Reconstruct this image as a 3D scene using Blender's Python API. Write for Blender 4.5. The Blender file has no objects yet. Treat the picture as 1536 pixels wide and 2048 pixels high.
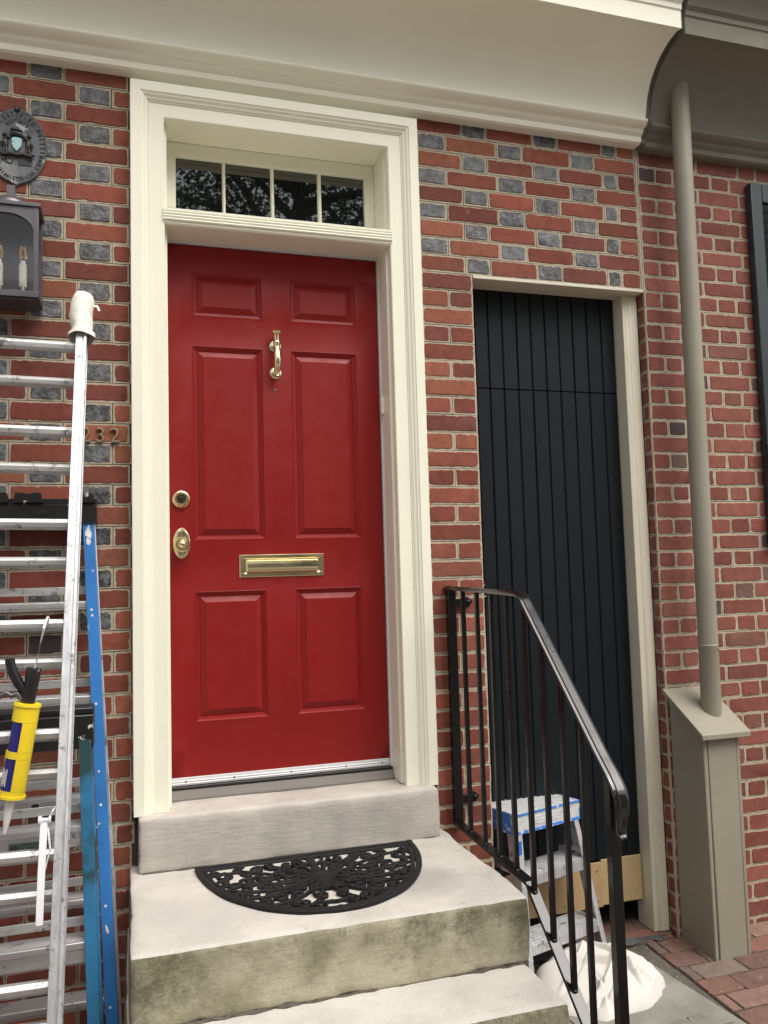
import bpy, bmesh, math, random
from mathutils import Vector, Matrix, noise
R = math.radians
rnd = random.Random(7)
sc = bpy.context.scene
COL = sc.collection

# ------------------------------------------------------------------ camera
cam_d = bpy.data.cameras.new("camera")
cam = bpy.data.objects.new("camera", cam_d); COL.objects.link(cam)
cam.location = (-0.1438, -3.0478, 0.7234)
cam.rotation_euler = (1.6478, 0.0284, -0.2973)
cam_d.sensor_fit = 'VERTICAL'; cam_d.sensor_height = 24.0; cam_d.lens = 1654.5/2048*24
cam_d.clip_start = 0.05; cam_d.clip_end = 500
sc.camera = cam

# ------------------------------------------------------------------ sky and sun (overcast)
SUN_EL, SUN_AZ = 58, 150          # azimuth measured from +Y, clockwise seen from above
w = bpy.data.worlds.new("World"); sc.world = w; w.use_nodes = True
nt = w.node_tree; nt.nodes.clear()
out = nt.nodes.new('ShaderNodeOutputWorld'); bg = nt.nodes.new('ShaderNodeBackground')
sky = nt.nodes.new('ShaderNodeTexSky'); sky.sky_type = 'NISHITA'; sky.sun_disc = False
sky.sun_elevation = R(SUN_EL); sky.sun_rotation = R(SUN_AZ); sky.air_density = 1.0; sky.dust_density = 4.0
hs = nt.nodes.new('ShaderNodeHueSaturation'); hs.inputs['Saturation'].default_value = 0.22
nt.links.new(sky.outputs[0], hs.inputs['Color']); nt.links.new(hs.outputs[0], bg.inputs['Color'])
bg.inputs['Strength'].default_value = 0.13
nt.links.new(bg.outputs[0], out.inputs[0])
sd = bpy.data.lights.new("sun", 'SUN'); sd.energy = 1.6; sd.angle = R(50); sd.color = (1.0, 0.93, 0.82)
sun = bpy.data.objects.new("sun", sd); COL.objects.link(sun)
dv = Vector((math.sin(R(SUN_AZ))*math.cos(R(SUN_EL)), math.cos(R(SUN_AZ))*math.cos(R(SUN_EL)), math.sin(R(SUN_EL))))
sun.rotation_euler = dv.to_track_quat('Z', 'Y').to_euler(); sun.location = (0, -5, 8)
vs = sc.view_settings
vs.view_transform = 'Standard'; vs.look = 'None'; vs.gamma = 1; vs.exposure = 0.70

# ------------------------------------------------------------------ materials
def newmat(name):
    m = bpy.data.materials.new(name); m.use_nodes = True
    t = m.node_tree; b = t.nodes['Principled BSDF']
    return m, t, b
def N(t, typ, **k):
    n = t.nodes.new(typ)
    for a, v in k.items():
        if a in n.inputs: n.inputs[a].default_value = v
        else: setattr(n, a, v)
    return n
def tex(t, kind='noise', scale=10, detail=4, rough=.6, vec=None, stretch=None):
    tc = N(t, 'ShaderNodeTexCoord')
    src = tc.outputs['Object']
    if stretch:
        mp = N(t, 'ShaderNodeMapping'); mp.inputs['Scale'].default_value = stretch
        t.links.new(src, mp.inputs['Vector']); src = mp.outputs[0]
    if kind == 'noise':
        n = N(t, 'ShaderNodeTexNoise', Scale=scale, Detail=detail, Roughness=rough)
    else:
        n = N(t, 'ShaderNodeTexVoronoi', Scale=scale)
    t.links.new(src, n.inputs['Vector'])
    return n
def ramp(t, fac, stops):
    r = N(t, 'ShaderNodeValToRGB'); e = r.color_ramp.elements
    while len(e) < len(stops): e.new(.5)
    for i, (p, c) in enumerate(stops):
        e[i].position = p; e[i].color = (c, c, c, 1) if not hasattr(c, '__len__') else (*c, 1)
    t.links.new(fac, r.inputs[0]); return r
def mix(t, fac, a, b, mode='MIX'):
    m = N(t, 'ShaderNodeMix', data_type='RGBA', blend_type=mode)
    for sock, v in ((m.inputs[0], fac), (m.inputs[6], a), (m.inputs[7], b)):
        if hasattr(v, 'links') or hasattr(v, 'is_linked'): t.links.new(v, sock)
        elif hasattr(v, '__len__'): sock.default_value = (*v, 1)
        else: sock.default_value = v
    return m.outputs[2]
def bump(t, b, h, strength=.2, dist=.002, prev=None):
    n = N(t, 'ShaderNodeBump', Strength=strength, Distance=dist)
    t.links.new(h, n.inputs['Height'])
    if prev: t.links.new(prev.outputs[0], n.inputs['Normal'])
    t.links.new(n.outputs[0], b.inputs['Normal']); return n
def sc3(c, k): return tuple(min(1, x*k) for x in c)

def paint(name, col, rough=.35, var=.06, bumps=.12, bscale=60, spec=.5, dirt=0, dirtcol=(.25, .2, .14), metal=0, stretch=None):
    m, t, b = newmat(name)
    n = tex(t, scale=3.1, detail=6, stretch=stretch)
    r = ramp(t, n.outputs[0], [(.3, sc3(col, 1-var)), (.7, sc3(col, 1+var))])
    c = r.outputs[0]
    if dirt:
        d = tex(t, scale=34, detail=7, rough=.75)
        dm = ramp(t, d.outputs[0], [(.62-dirt*.1, 0.), (.72, 1.)])
        sp = N(t, 'ShaderNodeMath', operation='MULTIPLY'); sp.inputs[1].default_value = min(1, dirt)
        t.links.new(dm.outputs[0], sp.inputs[0])
        c = mix(t, sp.outputs[0], c, dirtcol)
    t.links.new(c, b.inputs['Base Color'])
    rn = tex(t, scale=14, detail=5)
    rr = ramp(t, rn.outputs[0], [(.3, max(.02, rough-.08)), (.75, min(1, rough+.1))])
    t.links.new(rr.outputs[0], b.inputs['Roughness'])
    b.inputs['Metallic'].default_value = metal
    b.inputs['Specular IOR Level'].default_value = spec
    if bumps:
        bn = tex(t, scale=bscale, detail=5, stretch=stretch)
        bump(t, b, bn.outputs[0], bumps, .002)
    return m

def brick_mat(name, glazed=False):
    m, t, b = newmat(name)
    a = N(t, 'ShaderNodeAttribute', attribute_name='col')
    n1 = tex(t, scale=26, detail=7, rough=.7); n2 = tex(t, scale=150, detail=3)
    r1 = ramp(t, n1.outputs[0], [(.25, .66), (.5, 1.), (.8, 1.28)])
    c = mix(t, 1., a.outputs['Color'], r1.outputs[0], 'MULTIPLY')
    wz = tex(t, scale=1.7, detail=6, rough=.65); wr = ramp(t, wz.outputs[0], [(.3, .78), (.5, 1.), (.75, 1.12)])
    c = mix(t, 1., c, wr.outputs[0], 'MULTIPLY')
    if glazed:
        g = ramp(t, n1.outputs[0], [(.46, 0.), (.62, .75)])
        c = mix(t, g.outputs[0], c, (.20, .21, .225))
        sp = ramp(t, n2.outputs[0], [(.66, 0.), (.7, .8)])
        c = mix(t, sp.outputs[0], c, (.34, .33, .31))
        rr = ramp(t, n1.outputs[0], [(.3, .22), (.7, .5)])
        t.links.new(rr.outputs[0], b.inputs['Roughness'])
        b.inputs['Specular IOR Level'].default_value = .6
        p = bump(t, b, n1.outputs[0], 1., .009)
        bump(t, b, n2.outputs[0], .4, .002, p)
    else:
        v = tex(t, scale=9, detail=5)
        sp = ramp(t, v.outputs[0], [(.60, 0.), (.78, .35)])
        c = mix(t, sp.outputs[0], c, (.16, .085, .07))
        m4 = tex(t, scale=13, detail=9, rough=.72); m5 = ramp(t, m4.outputs[0], [(.63, 0.), (.70, .42)])
        c = mix(t, m5.outputs[0], c, (.40, .33, .26))
        m6 = tex(t, scale=6.5, detail=8, rough=.7); m7 = ramp(t, m6.outputs[0], [(.60, 0.), (.72, .5)])
        c = mix(t, m7.outputs[0], c, (.075, .035, .028))
        s2 = tex(t, scale=210, detail=2)
        s3 = ramp(t, s2.outputs[0], [(.72, 0.), (.76, .5)])
        c = mix(t, s3.outputs[0], c, (.42, .36, .3))
        b.inputs['Roughness'].default_value = .82; b.inputs['Specular IOR Level'].default_value = .3
        p = bump(t, b, n1.outputs[0], .35, .004)
        bump(t, b, n2.outputs[0], .35, .0015, p)
    t.links.new(c, b.inputs['Base Color'])
    return m
def mortar_mat(name, c0, c1):
    m, t, b = newmat(name)
    n = tex(t, scale=40, detail=8, rough=.7)
    r = ramp(t, n.outputs[0], [(.3, c0), (.7, c1)])
    t.links.new(r.outputs[0], b.inputs['Base Color']); b.inputs['Roughness'].default_value = .95
    b.inputs['Specular IOR Level'].default_value = .2
    n2 = tex(t, scale=260, detail=4); bump(t, b, n2.outputs[0], .6, .003)
    return m
def stone_mat(name, base, dark, moss=0.):
    m, t, b = newmat(name)
    n = tex(t, scale=5, detail=8, rough=.65); n2 = tex(t, scale=240, detail=3)
    r = ramp(t, n.outputs[0], [(.3, dark), (.6, base)])
    c = r.outputs[0]
    pit = tex(t, scale=55, detail=4, stretch=(.35, 1, 1.6))
    pr = ramp(t, pit.outputs[0], [(.67, 0.), (.73, .55)])
    c = mix(t, pr.outputs[0], c, sc3(dark, .5))
    if moss:
        tc = N(t, 'ShaderNodeTexCoord'); sx = N(t, 'ShaderNodeSeparateXYZ'); t.links.new(tc.outputs['Object'], sx.inputs[0])
        def mth(op, a_, b_):
            q = N(t, 'ShaderNodeMath', operation=op)
            for i_, v_ in enumerate((a_, b_)):
                if hasattr(v_, 'is_linked'): t.links.new(v_, q.inputs[i_])
                else: q.inputs[i_].default_value = v_
            return q.outputs[0]
        ends = mth('MULTIPLY', mth('ABSOLUTE', mth('SUBTRACT', sx.outputs['X'], .45), 0), .15)           # algae thrives at both ends
        band = mth('MULTIPLY', mth('FRACT', mth('DIVIDE', mth('ADD', sx.outputs['Z'], .811), .19), 0), .13)  # and under the nosing
        bias = mth('SUBTRACT', mth('ADD', ends, band), .135)
        a = tex(t, scale=3.2, detail=12, rough=.74)
        k = ramp(t, mth('ADD', a.outputs[0], bias), [(.36, 0.), (.60, .9)])
        c = mix(t, k.outputs[0], c, (.185, .172, .105))
        a2 = tex(t, scale=8, detail=14, rough=.86)
        k2 = ramp(t, mth('ADD', a2.outputs[0], bias), [(.47, 0.), (.64, .92)])
        c = mix(t, k2.outputs[0], c, (.085, .082, .046))
        a3 = tex(t, scale=70, detail=6, rough=.8); k3 = ramp(t, a3.outputs[0], [(.60, 0.), (.68, .6)])
        c = mix(t, k3.outputs[0], c, (.40, .38, .31))
    g = ramp(t, n2.outputs[0], [(.3, .86), (.7, 1.1)])
    c = mix(t, 1., c, g.outputs[0], 'MULTIPLY')
    t.links.new(c, b.inputs['Base Color']); b.inputs['Roughness'].default_value = .9
    b.inputs['Specular IOR Level'].default_value = .25
    p = bump(t, b, pit.outputs[0], .5, .004); p2 = bump(t, b, n.outputs[0], .4, .006, p); bump(t, b, n2.outputs[0], .35, .001, p2)
    return m
def alu_mat(name, col=(.72, .72, .74), stretch=(1, 1, .08), metal=.75, dirty=.5):
    m, t, b = newmat(name)
    n = tex(t, scale=60, detail=7, rough=.7, stretch=stretch); n2 = tex(t, scale=22, detail=8, rough=.75)
    r = ramp(t, n.outputs[0], [(.25, sc3(col, .75)), (.7, sc3(col, 1.12))])
    d = ramp(t, n2.outputs[0], [(.56, 0.), (.64, dirty)])
    c = mix(t, d.outputs[0], r.outputs[0], (.16, .15, .14))
    pz = tex(t, scale=48, detail=5)
    pd = ramp(t, pz.outputs[0], [(.68, 0.), (.71, .8)])
    c = mix(t, pd.outputs[0], c, (.8, .79, .76))
    t.links.new(c, b.inputs['Base Color']); b.inputs['Metallic'].default_value = metal
    rr = ramp(t, n.outputs[0], [(.3, .36), (.7, .55)]); t.links.new(rr.outputs[0], b.inputs['Roughness'])
    bump(t, b, n.outputs[0], .12, .001)
    return m
def splat_paint(name, col, rough, splat=(.75, .74, .7), amt=.66, scale=30, wear=None):
    m, t, b = newmat(name)
    n = tex(t, scale=6, detail=6)
    r = ramp(t, n.outputs[0], [(.3, sc3(col, .82)), (.7, sc3(col, 1.15))]); c = r.outputs[0]
    if wear:
        a2 = tex(t, scale=3.2, detail=7); k = ramp(t, a2.outputs[0], [(.47, 0.), (.56, .95)])
        c = mix(t, k.outputs[0], c, wear)
    s = tex(t, scale=scale, detail=6, rough=.65)
    k = ramp(t, s.outputs[0], [(amt, 0.), (amt+.03, .9)])
    c = mix(t, k.outputs[0], c, splat)
    t.links.new(c, b.inputs['Base Color']); b.inputs['Roughness'].default_value = rough
    bn = tex(t, scale=90, detail=4); bump(t, b, bn.outputs[0], .15, .002)
    return m
def plain(name, col, rough=.5, metal=0., **kw):
    m, t, b = newmat(name)
    n = tex(t, scale=30, detail=5); r = ramp(t, n.outputs[0], [(.3, sc3(col, .88)), (.7, sc3(col, 1.1))])
    t.links.new(r.outputs[0], b.inputs['Base Color'])
    b.inputs['Roughness'].default_value = rough; b.inputs['Metallic'].default_value = metal
    for k, v in kw.items(): b.inputs[k].default_value = v
    return m

M = {}
M['brick'] = brick_mat('red_brick'); M['glazed'] = brick_mat('glazed_brick', True)
M['mortar'] = mortar_mat('lime_mortar', (.36, .305, .225), (.56, .49, .385))
M['joint'] = mortar_mat('joint_dirt_shade', (.05, .043, .035), (.11, .095, .075))  # groove dirt, with the shade of the deep joint put into the colour
M['cream'] = paint('cream_paint', (.86, .84, .70), .38, .02, .06, 40, dirt=.0)
M['cream_old'] = paint('worn_cream_paint', (.66, .62, .50), .5, .05, .2, 60, dirt=.35, dirtcol=(.34, .3, .22))
M['olive'] = paint('olive_paint', (.268, .248, .192), .5, .07, .25, 90, dirt=.3, dirtcol=(.2, .18, .13))
M['olive_dark'] = paint('olive_rough_paint', (.17, .155, .12), .7, .1, .7, 240)
M['red'] = paint('red_gloss_paint', (.235, .0100, .0095), .43, .03, .10, 60, spec=.32, stretch=(1, 1, .12))
M['red'].node_tree.nodes['Principled BSDF'].inputs['Coat Weight'].default_value = .0
M['red'].node_tree.nodes['Principled BSDF'].inputs['Coat Roughness'].default_value = .22
M['black_door'] = paint('black_green_paint', (.0055, .0085, .0112), .55, .12, .12, 50, spec=.22, dirt=.08, dirtcol=(.03, .035, .04))
M['shutter'] = paint('shutter_paint', (.022, .033, .037), .35, .1, .1, 60)
M['iron'] = paint('black_gloss_iron', (.006, .006, .0065), .14, .15, .10, 70, spec=.72)
M['rubber'] = plain('black_rubber', (.008, .0085, .0095), .6)
M['rubber'].node_tree.nodes['Principled BSDF'].inputs['Specular IOR Level'].default_value = .3
M['iron_bar'] = paint('black_bar_iron', (.0045, .0045, .005), .24, .15, .10, 70, spec=.4)
M['brass'] = paint('polished_brass', (.86, .77, .50), .16, .05, .10, 30, metal=1., dirt=.14, dirtcol=(.2, .17, .1))
M['dark_hole'] = plain('dark_recess', (.01, .009, .008), .7)
M['bronze'] = plain('bronze', (.31, .25, .17), .45, .5)
M['dark_bronze'] = plain('dark_bronze', (.07, .055, .035), .4, .8)
M['glass'] = None
m, t, b = newmat('window_glass'); b.inputs['Base Color'].default_value = (.006, .007, .008, 1)
b.inputs['Roughness'].default_value = .015; b.inputs['IOR'].default_value = 2.05
gn = tex(t, scale=4.5, detail=1.); bump(t, b, gn.outputs[0], .10, .004); M['glass'] = m
M['stone'] = stone_mat('sill_stone', (.54, .505, .455), (.38, .355, .325))
def stain(m_, co, rad, col, amt):
    t_ = m_.node_tree; b_ = t_.nodes['Principled BSDF']; l = b_.inputs['Base Color'].links[0]; src = l.from_socket
    tc = N(t_, 'ShaderNodeTexCoord'); nz = tex(t_, scale=9, detail=6)
    ad = N(t_, 'ShaderNodeVectorMath', operation='SCALE'); ad.inputs['Scale'].default_value = .13
    t_.links.new(nz.outputs['Color'], ad.inputs[0])
    a2 = N(t_, 'ShaderNodeVectorMath', operation='ADD'); t_.links.new(tc.outputs['Object'], a2.inputs[0]); t_.links.new(ad.outputs[0], a2.inputs[1])
    d = N(t_, 'ShaderNodeVectorMath', operation='DISTANCE'); t_.links.new(a2.outputs[0], d.inputs[0]); d.inputs[1].default_value = tuple(x+.065 for x in co)
    r_ = ramp(t_, d.outputs['Value'], [(rad*.45, amt), (rad, 0.)])
    t_.links.new(mix(t_, r_.outputs[0], src, col), b_.inputs['Base Color'])
M['tread'] = stone_mat('step_stone', (.58, .55, .50), (.44, .42, .385))
M['mossy'] = stone_mat('mossy_stone', (.50, .46, .35), (.36, .33, .24), 1.)
stain(M['tread'], (.73, -.47, -.245), .17, (.36, .34, .32), .75); stain(M['tread'], (.02, -.5, -.245), .2, (.45, .43, .40), .6)
M['wood_grey'] = paint('weathered_wood', (.20, .185, .17), .8, .25, .6, 60, stretch=(.1, 1, 1))
M['ply'] = paint('bare_plywood', (.44, .30, .155), .6, .15, .3, 30, dirt=.3, stretch=(.3, 1, 1))
M['ply_old'] = paint('stained_plywood', (.40, .30, .15), .65, .25, .3, 30, dirt=.5, dirtcol=(.12, .09, .05), stretch=(1, 1, .2))
M['alu'] = alu_mat('scuffed_aluminium', (.60, .61, .63), (1, 1, .12), .7, .85)
M['alu_x'] = alu_mat('scuffed_rung_aluminium', (.56, .56, .56), (.05, 1, 1), .7, .9)
M['whitemetal'] = paint('white_strip_metal', (.72, .72, .74), .4, .05, .1, 50)
M['blue'] = splat_paint('blue_fibreglass', (.035, .19, .52), .42, amt=.66, scale=18)
M['bluegreen'] = splat_paint('blue_green_fibreglass', (.03, .17, .34), .35, amt=.72, scale=40, wear=(.02, .055, .06))
M['green_step'] = splat_paint('dark_green_step', (.05, .085, .08), .5, amt=.64, scale=60)
M['black_plastic'] = splat_paint('black_plastic', (.012, .012, .013), .38, amt=.645, scale=26)
M['yellow'] = splat_paint('yellow_gun_paint', (.80, .60, .02), .4, splat=(.55, .48, .36), amt=.62, scale=26)
M['navy'] = plain('navy_cartridge', (.015, .015, .16), .3)
M['nozzle'] = plain('white_plastic', (.78, .77, .74), .45)
M['pewter'] = paint('aged_pewter', (.125, .116, .126), .38, .2, .3, 50, metal=.65)
M['lamp_glass'] = None
m, t, b = newmat('clear_glass'); b.inputs['Base Color'].default_value = (.95, .96, .95, 1); b.inputs['Roughness'].default_value = .02
b.inputs['Transmission Weight'].default_value = 1.; b.inputs['IOR'].default_value = 1.3; M['lamp_glass'] = m
gn = tex(t, scale=9, detail=2); bump(t, b, gn.outputs[0], .05, .002)
m, t, b = newmat('bulb_glass'); b.inputs['Base Color'].default_value = (.95, .9, .82, 1); b.inputs['Roughness'].default_value = .02
b.inputs['Transmission Weight'].default_value = 1.; b.inputs['IOR'].default_value = 1.35; M['bulb'] = m
gn = tex(t, scale=50, detail=2); bump(t, b, gn.outputs[0], .05, .002)
M['filament'] = plain('amber_filament', (.75, .42, .12), .5)
M['candle'] = plain('candle_sleeve', (.76, .73, .66), .5)
M['plaque'] = splat_paint('grey_cast_iron', (.105, .11, .118), .5, splat=(.50, .50, .52), amt=.60, scale=13)
M['plaque_dark'] = plain('black_cast_relief', (.022, .023, .025), .42)
M['shield'] = splat_paint('pale_blue_enamel', (.34, .50, .53), .4, splat=(.05, .09, .1), amt=.6, scale=70)
M['cloth'] = paint('white_canvas', (.60, .575, .54), .9, .04, .5, 300)
M['pad'] = paint('cream_cloth_pad', (.80, .77, .69), .9, .04, .6, 160, dirt=.1)
M['bluetape'] = splat_paint('blue_masking_tape', (.05, .2, .62), .6, amt=.56, scale=40)
M['foil'] = alu_mat('ribbed_step_top', (.74, .76, .76), (1, 1, 1), .35, .3)
M['concrete'] = stone_mat('grey_concrete', (.27, .26, .225), (.18, .175, .155))
M['paver'] = brick_mat('paver_brick'); M['sand'] = mortar_mat('dirt_joint', (.07, .06, .05), (.15, .13, .11))
M['asphalt'] = mortar_mat('worn_street', (.24, .225, .20), (.33, .31, .28))
M['darkfloor'] = stone_mat('damp_concrete', (.12, .125, .125), (.06, .06, .06))
M['bark'] = mortar_mat('bark', (.05, .042, .035), (.1, .085, .07))
M['leaf'] = plain('leaf', (.06, .10, .03), .6)
M['label'] = plain('label_paper', (.55, .55, .53), .6)
M['ink'] = plain('printed_ink', (.03, .03, .03), .7)
M['bluelabel'] = plain('blue_label', (.02, .12, .5), .5)

# ------------------------------------------------------------------ mesh helpers
def norm(v): return v.normalized() if v.length > 1e-9 else Vector((0, 0, 1))
class MB:
    def __init__(s): s.v = []; s.f = []; s.m = []; s.c = []
    def face(s, idx, mi=0, col=None): s.f.append(tuple(idx)); s.m.append(mi); s.c.append(col or (1, 1, 1))
    def add(s, pts, faces, mi=0, col=None):
        o = len(s.v); s.v.extend(Vector(p) for p in pts)
        for f in faces: s.face([o+i for i in f], mi, col)
    def box(s, x0, x1, y0, y1, z0, z1, mi=0, col=None, mat=None):
        p = [Vector((x, y, z)) for z in (z0, z1) for y in (y0, y1) for x in (x0, x1)]
        if mat is not None: p = [mat @ q for q in p]
        s.add(p, [(0, 2, 3, 1), (4, 5, 7, 6), (0, 1, 5, 4), (2, 6, 7, 3), (0, 4, 6, 2), (1, 3, 7, 5)], mi, col)
    def quad(s, a, b, c, d, mi=0): s.add([a, b, c, d], [(0, 1, 2, 3)], mi)
    def beam(s, a, b, wx, wy, up=(0, 0, 1), mi=0):
        a = Vector(a); b = Vector(b); d = norm(b-a); up = Vector(up)
        sx = norm(d.cross(up)); sy = norm(sx.cross(d))
        p = []
        for q in (a, b):
            for i, j in ((-1, -1), (1, -1), (1, 1), (-1, 1)): p.append(q+sx*i*wx/2+sy*j*wy/2)
        s.add(p, [(3, 2, 1, 0), (4, 5, 6, 7), (0, 1, 5, 4), (1, 2, 6, 5), (2, 3, 7, 6), (3, 0, 4, 7)], mi)
    def sweep(s, path, prof, up=(0, 0, 1), closed=True, mi=0, caps=True, scales=None, fixed_side=None):
        path = [Vector(p) for p in path]; n = len(path); k = len(prof); o = len(s.v)
        for i, p in enumerate(path):
            if i == 0: d = path[1]-path[0]
            elif i == n-1: d = path[-1]-path[-2]
            else: d = norm(path[i+1]-path[i])+norm(path[i]-path[i-1])
            d = norm(d)
            sx = Vector(fixed_side) if fixed_side else norm(d.cross(Vector(up)))
            sy = norm(sx.cross(d))
            q = 1.
            if 0 < i < n-1:
                c = norm(path[i+1]-path[i]).dot(norm(path[i]-path[i-1])); q = 1/max(.5, math.sqrt((1+c)/2))
            ss = scales[i] if scales else (1, 1)
            if not hasattr(ss, '__len__'): ss = (ss, ss)
            for a, b_ in prof: s.v.append(p+sx*a*ss[0]+sy*b_*ss[1]*q)
        kk = k if closed else k-1
        for i in range(n-1):
            for j in range(kk):
                a = o+i*k+j; b_ = o+i*k+(j+1) % k
                s.face((a, b_, b_+k, a+k), mi)
        if caps and closed:
            s.face([o+j for j in range(k)][::-1], mi); s.face([o+(n-1)*k+j for j in range(k)], mi)
    def tube(s, path, r, sides=10, mi=0, caps=True, up=(0.13, 0.21, 1)):
        rs = r if hasattr(r, '__len__') else [r]*len(path)
        prof = [(math.cos(2*math.pi*i/sides), math.sin(2*math.pi*i/sides)) for i in range(sides)]
        s.sweep(path, prof, up=up, mi=mi, caps=caps, scales=rs)
    def lathe(s, c, axis, prof, sides=24, mi=0, sx=1., sz=1., ref=None):
        c = Vector(c); ax = norm(Vector(axis)); r_ = Vector(ref) if ref else (Vector((1, 0, 0)) if abs(ax.x) < .9 else Vector((0, 0, 1)))
        u = norm(r_-ax*r_.dot(ax)); v = ax.cross(u); o = len(s.v)
        for r, h in prof:
            for i in range(sides):
                a = 2*math.pi*i/sides
                s.v.append(c+ax*h+u*math.cos(a)*r*sx+v*math.sin(a)*r*sz)
        for j in range(len(prof)-1):
            for i in range(sides):
                a = o+j*sides+i; b_ = o+j*sides+(i+1) % sides
                s.face((a, b_, b_+sides, a+sides), mi)
        s.face([o+i for i in range(sides)][::-1], mi); s.face([o+(len(prof)-1)*sides+i for i in range(sides)], mi)
    def prism(s, poly, to3, d0, d1, mi=0):
        n = len(poly); o = len(s.v)
        for d in (d0, d1):
            for p in poly: s.v.append(to3(p, d))
        s.face([o+i for i in range(n)], mi); s.face([o+n+i for i in range(n)][::-1], mi)
        for i in range(n): s.face((o+i, o+n+i, o+n+(i+1) % n, o+(i+1) % n), mi)
    def build(s, name, mats, parent=None, smooth=30, bevel=0, segs=2, recalc=True):
        me = bpy.data.meshes.new(name)
        me.from_pydata([tuple(p) for p in s.v], [], s.f)
        mats = mats if isinstance(mats, (list, tuple)) else [mats]
        for m_ in mats: me.materials.append(m_)
        if len(mats) > 1: me.polygons.foreach_set('material_index', s.m)
        if recalc:
            bm = bmesh.new(); bm.from_mesh(me); bmesh.ops.recalc_face_normals(bm, faces=bm.faces); bm.to_mesh(me); bm.free()
        if any(c != (1, 1, 1) for c in s.c):
            at = me.attributes.new('col', 'FLOAT_COLOR', 'FACE')
            fl = []
            for c in s.c: fl.extend((*c, 1.))
            at.data.foreach_set('color', fl)
        if smooth:
            me.polygons.foreach_set('use_smooth', [True]*len(me.polygons)); me.set_sharp_from_angle(angle=R(smooth))
        me.update()
        o = bpy.data.objects.new(name, me); COL.objects.link(o)
        if parent: adopt(o, parent)
        if bevel:
            b_ = o.modifiers.new('bevel', 'BEVEL'); b_.width = bevel; b_.segments = segs; b_.limit_method = 'ANGLE'; b_.angle_limit = R(40)
            b_.harden_normals = False
        return o
def wloc(o):
    l = o.location.copy()
    while o.parent: o = o.parent
    return l
BASE = {}
def adopt(o, parent):
    o.parent = parent
    o.matrix_parent_inverse = Matrix.Translation(-BASE.get(parent.name, Vector((0, 0, 0))))
def thing(name, label, cat, loc, group=None):
    o = bpy.data.objects.new(name, None); COL.objects.link(o); o.location = loc; o.empty_display_size = .1
    BASE[o.name] = Vector(loc); tag(o, label, cat, group); return o
def tag(o, label, cat, group=None):
    o['label'] = label; o['category'] = cat
    if group: o['group'] = group
def structure(o): o['kind'] = 'structure'; return o
_glyph = {}
def glyph(ch, size, ext, bev=0., off=0.):
    k = (ch, size, ext, bev, off)
    if k not in _glyph:
        cu = bpy.data.curves.new('letter', 'FONT'); cu.body = ch; cu.size = size; cu.extrude = ext; cu.bevel_depth = bev; cu.align_x = 'CENTER'; cu.resolution_u = 3; cu.offset = off
        ob = bpy.data.objects.new('letter', cu); COL.objects.link(ob)
        me = bpy.data.meshes.new_from_object(ob.evaluated_get(bpy.context.evaluated_depsgraph_get()))
        _glyph[k] = ([v.co.copy() for v in me.vertices], [tuple(p.vertices) for p in me.polygons])
        bpy.data.objects.remove(ob); bpy.data.meshes.remove(me); bpy.data.curves.remove(cu)
    return _glyph[k]
XZ = lambda p, d: Vector((p[0], d, p[1]))
YZ = lambda p, d: Vector((d, p[0], p[1]))
XY = lambda p, d: Vector((p[0], p[1], d))

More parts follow.
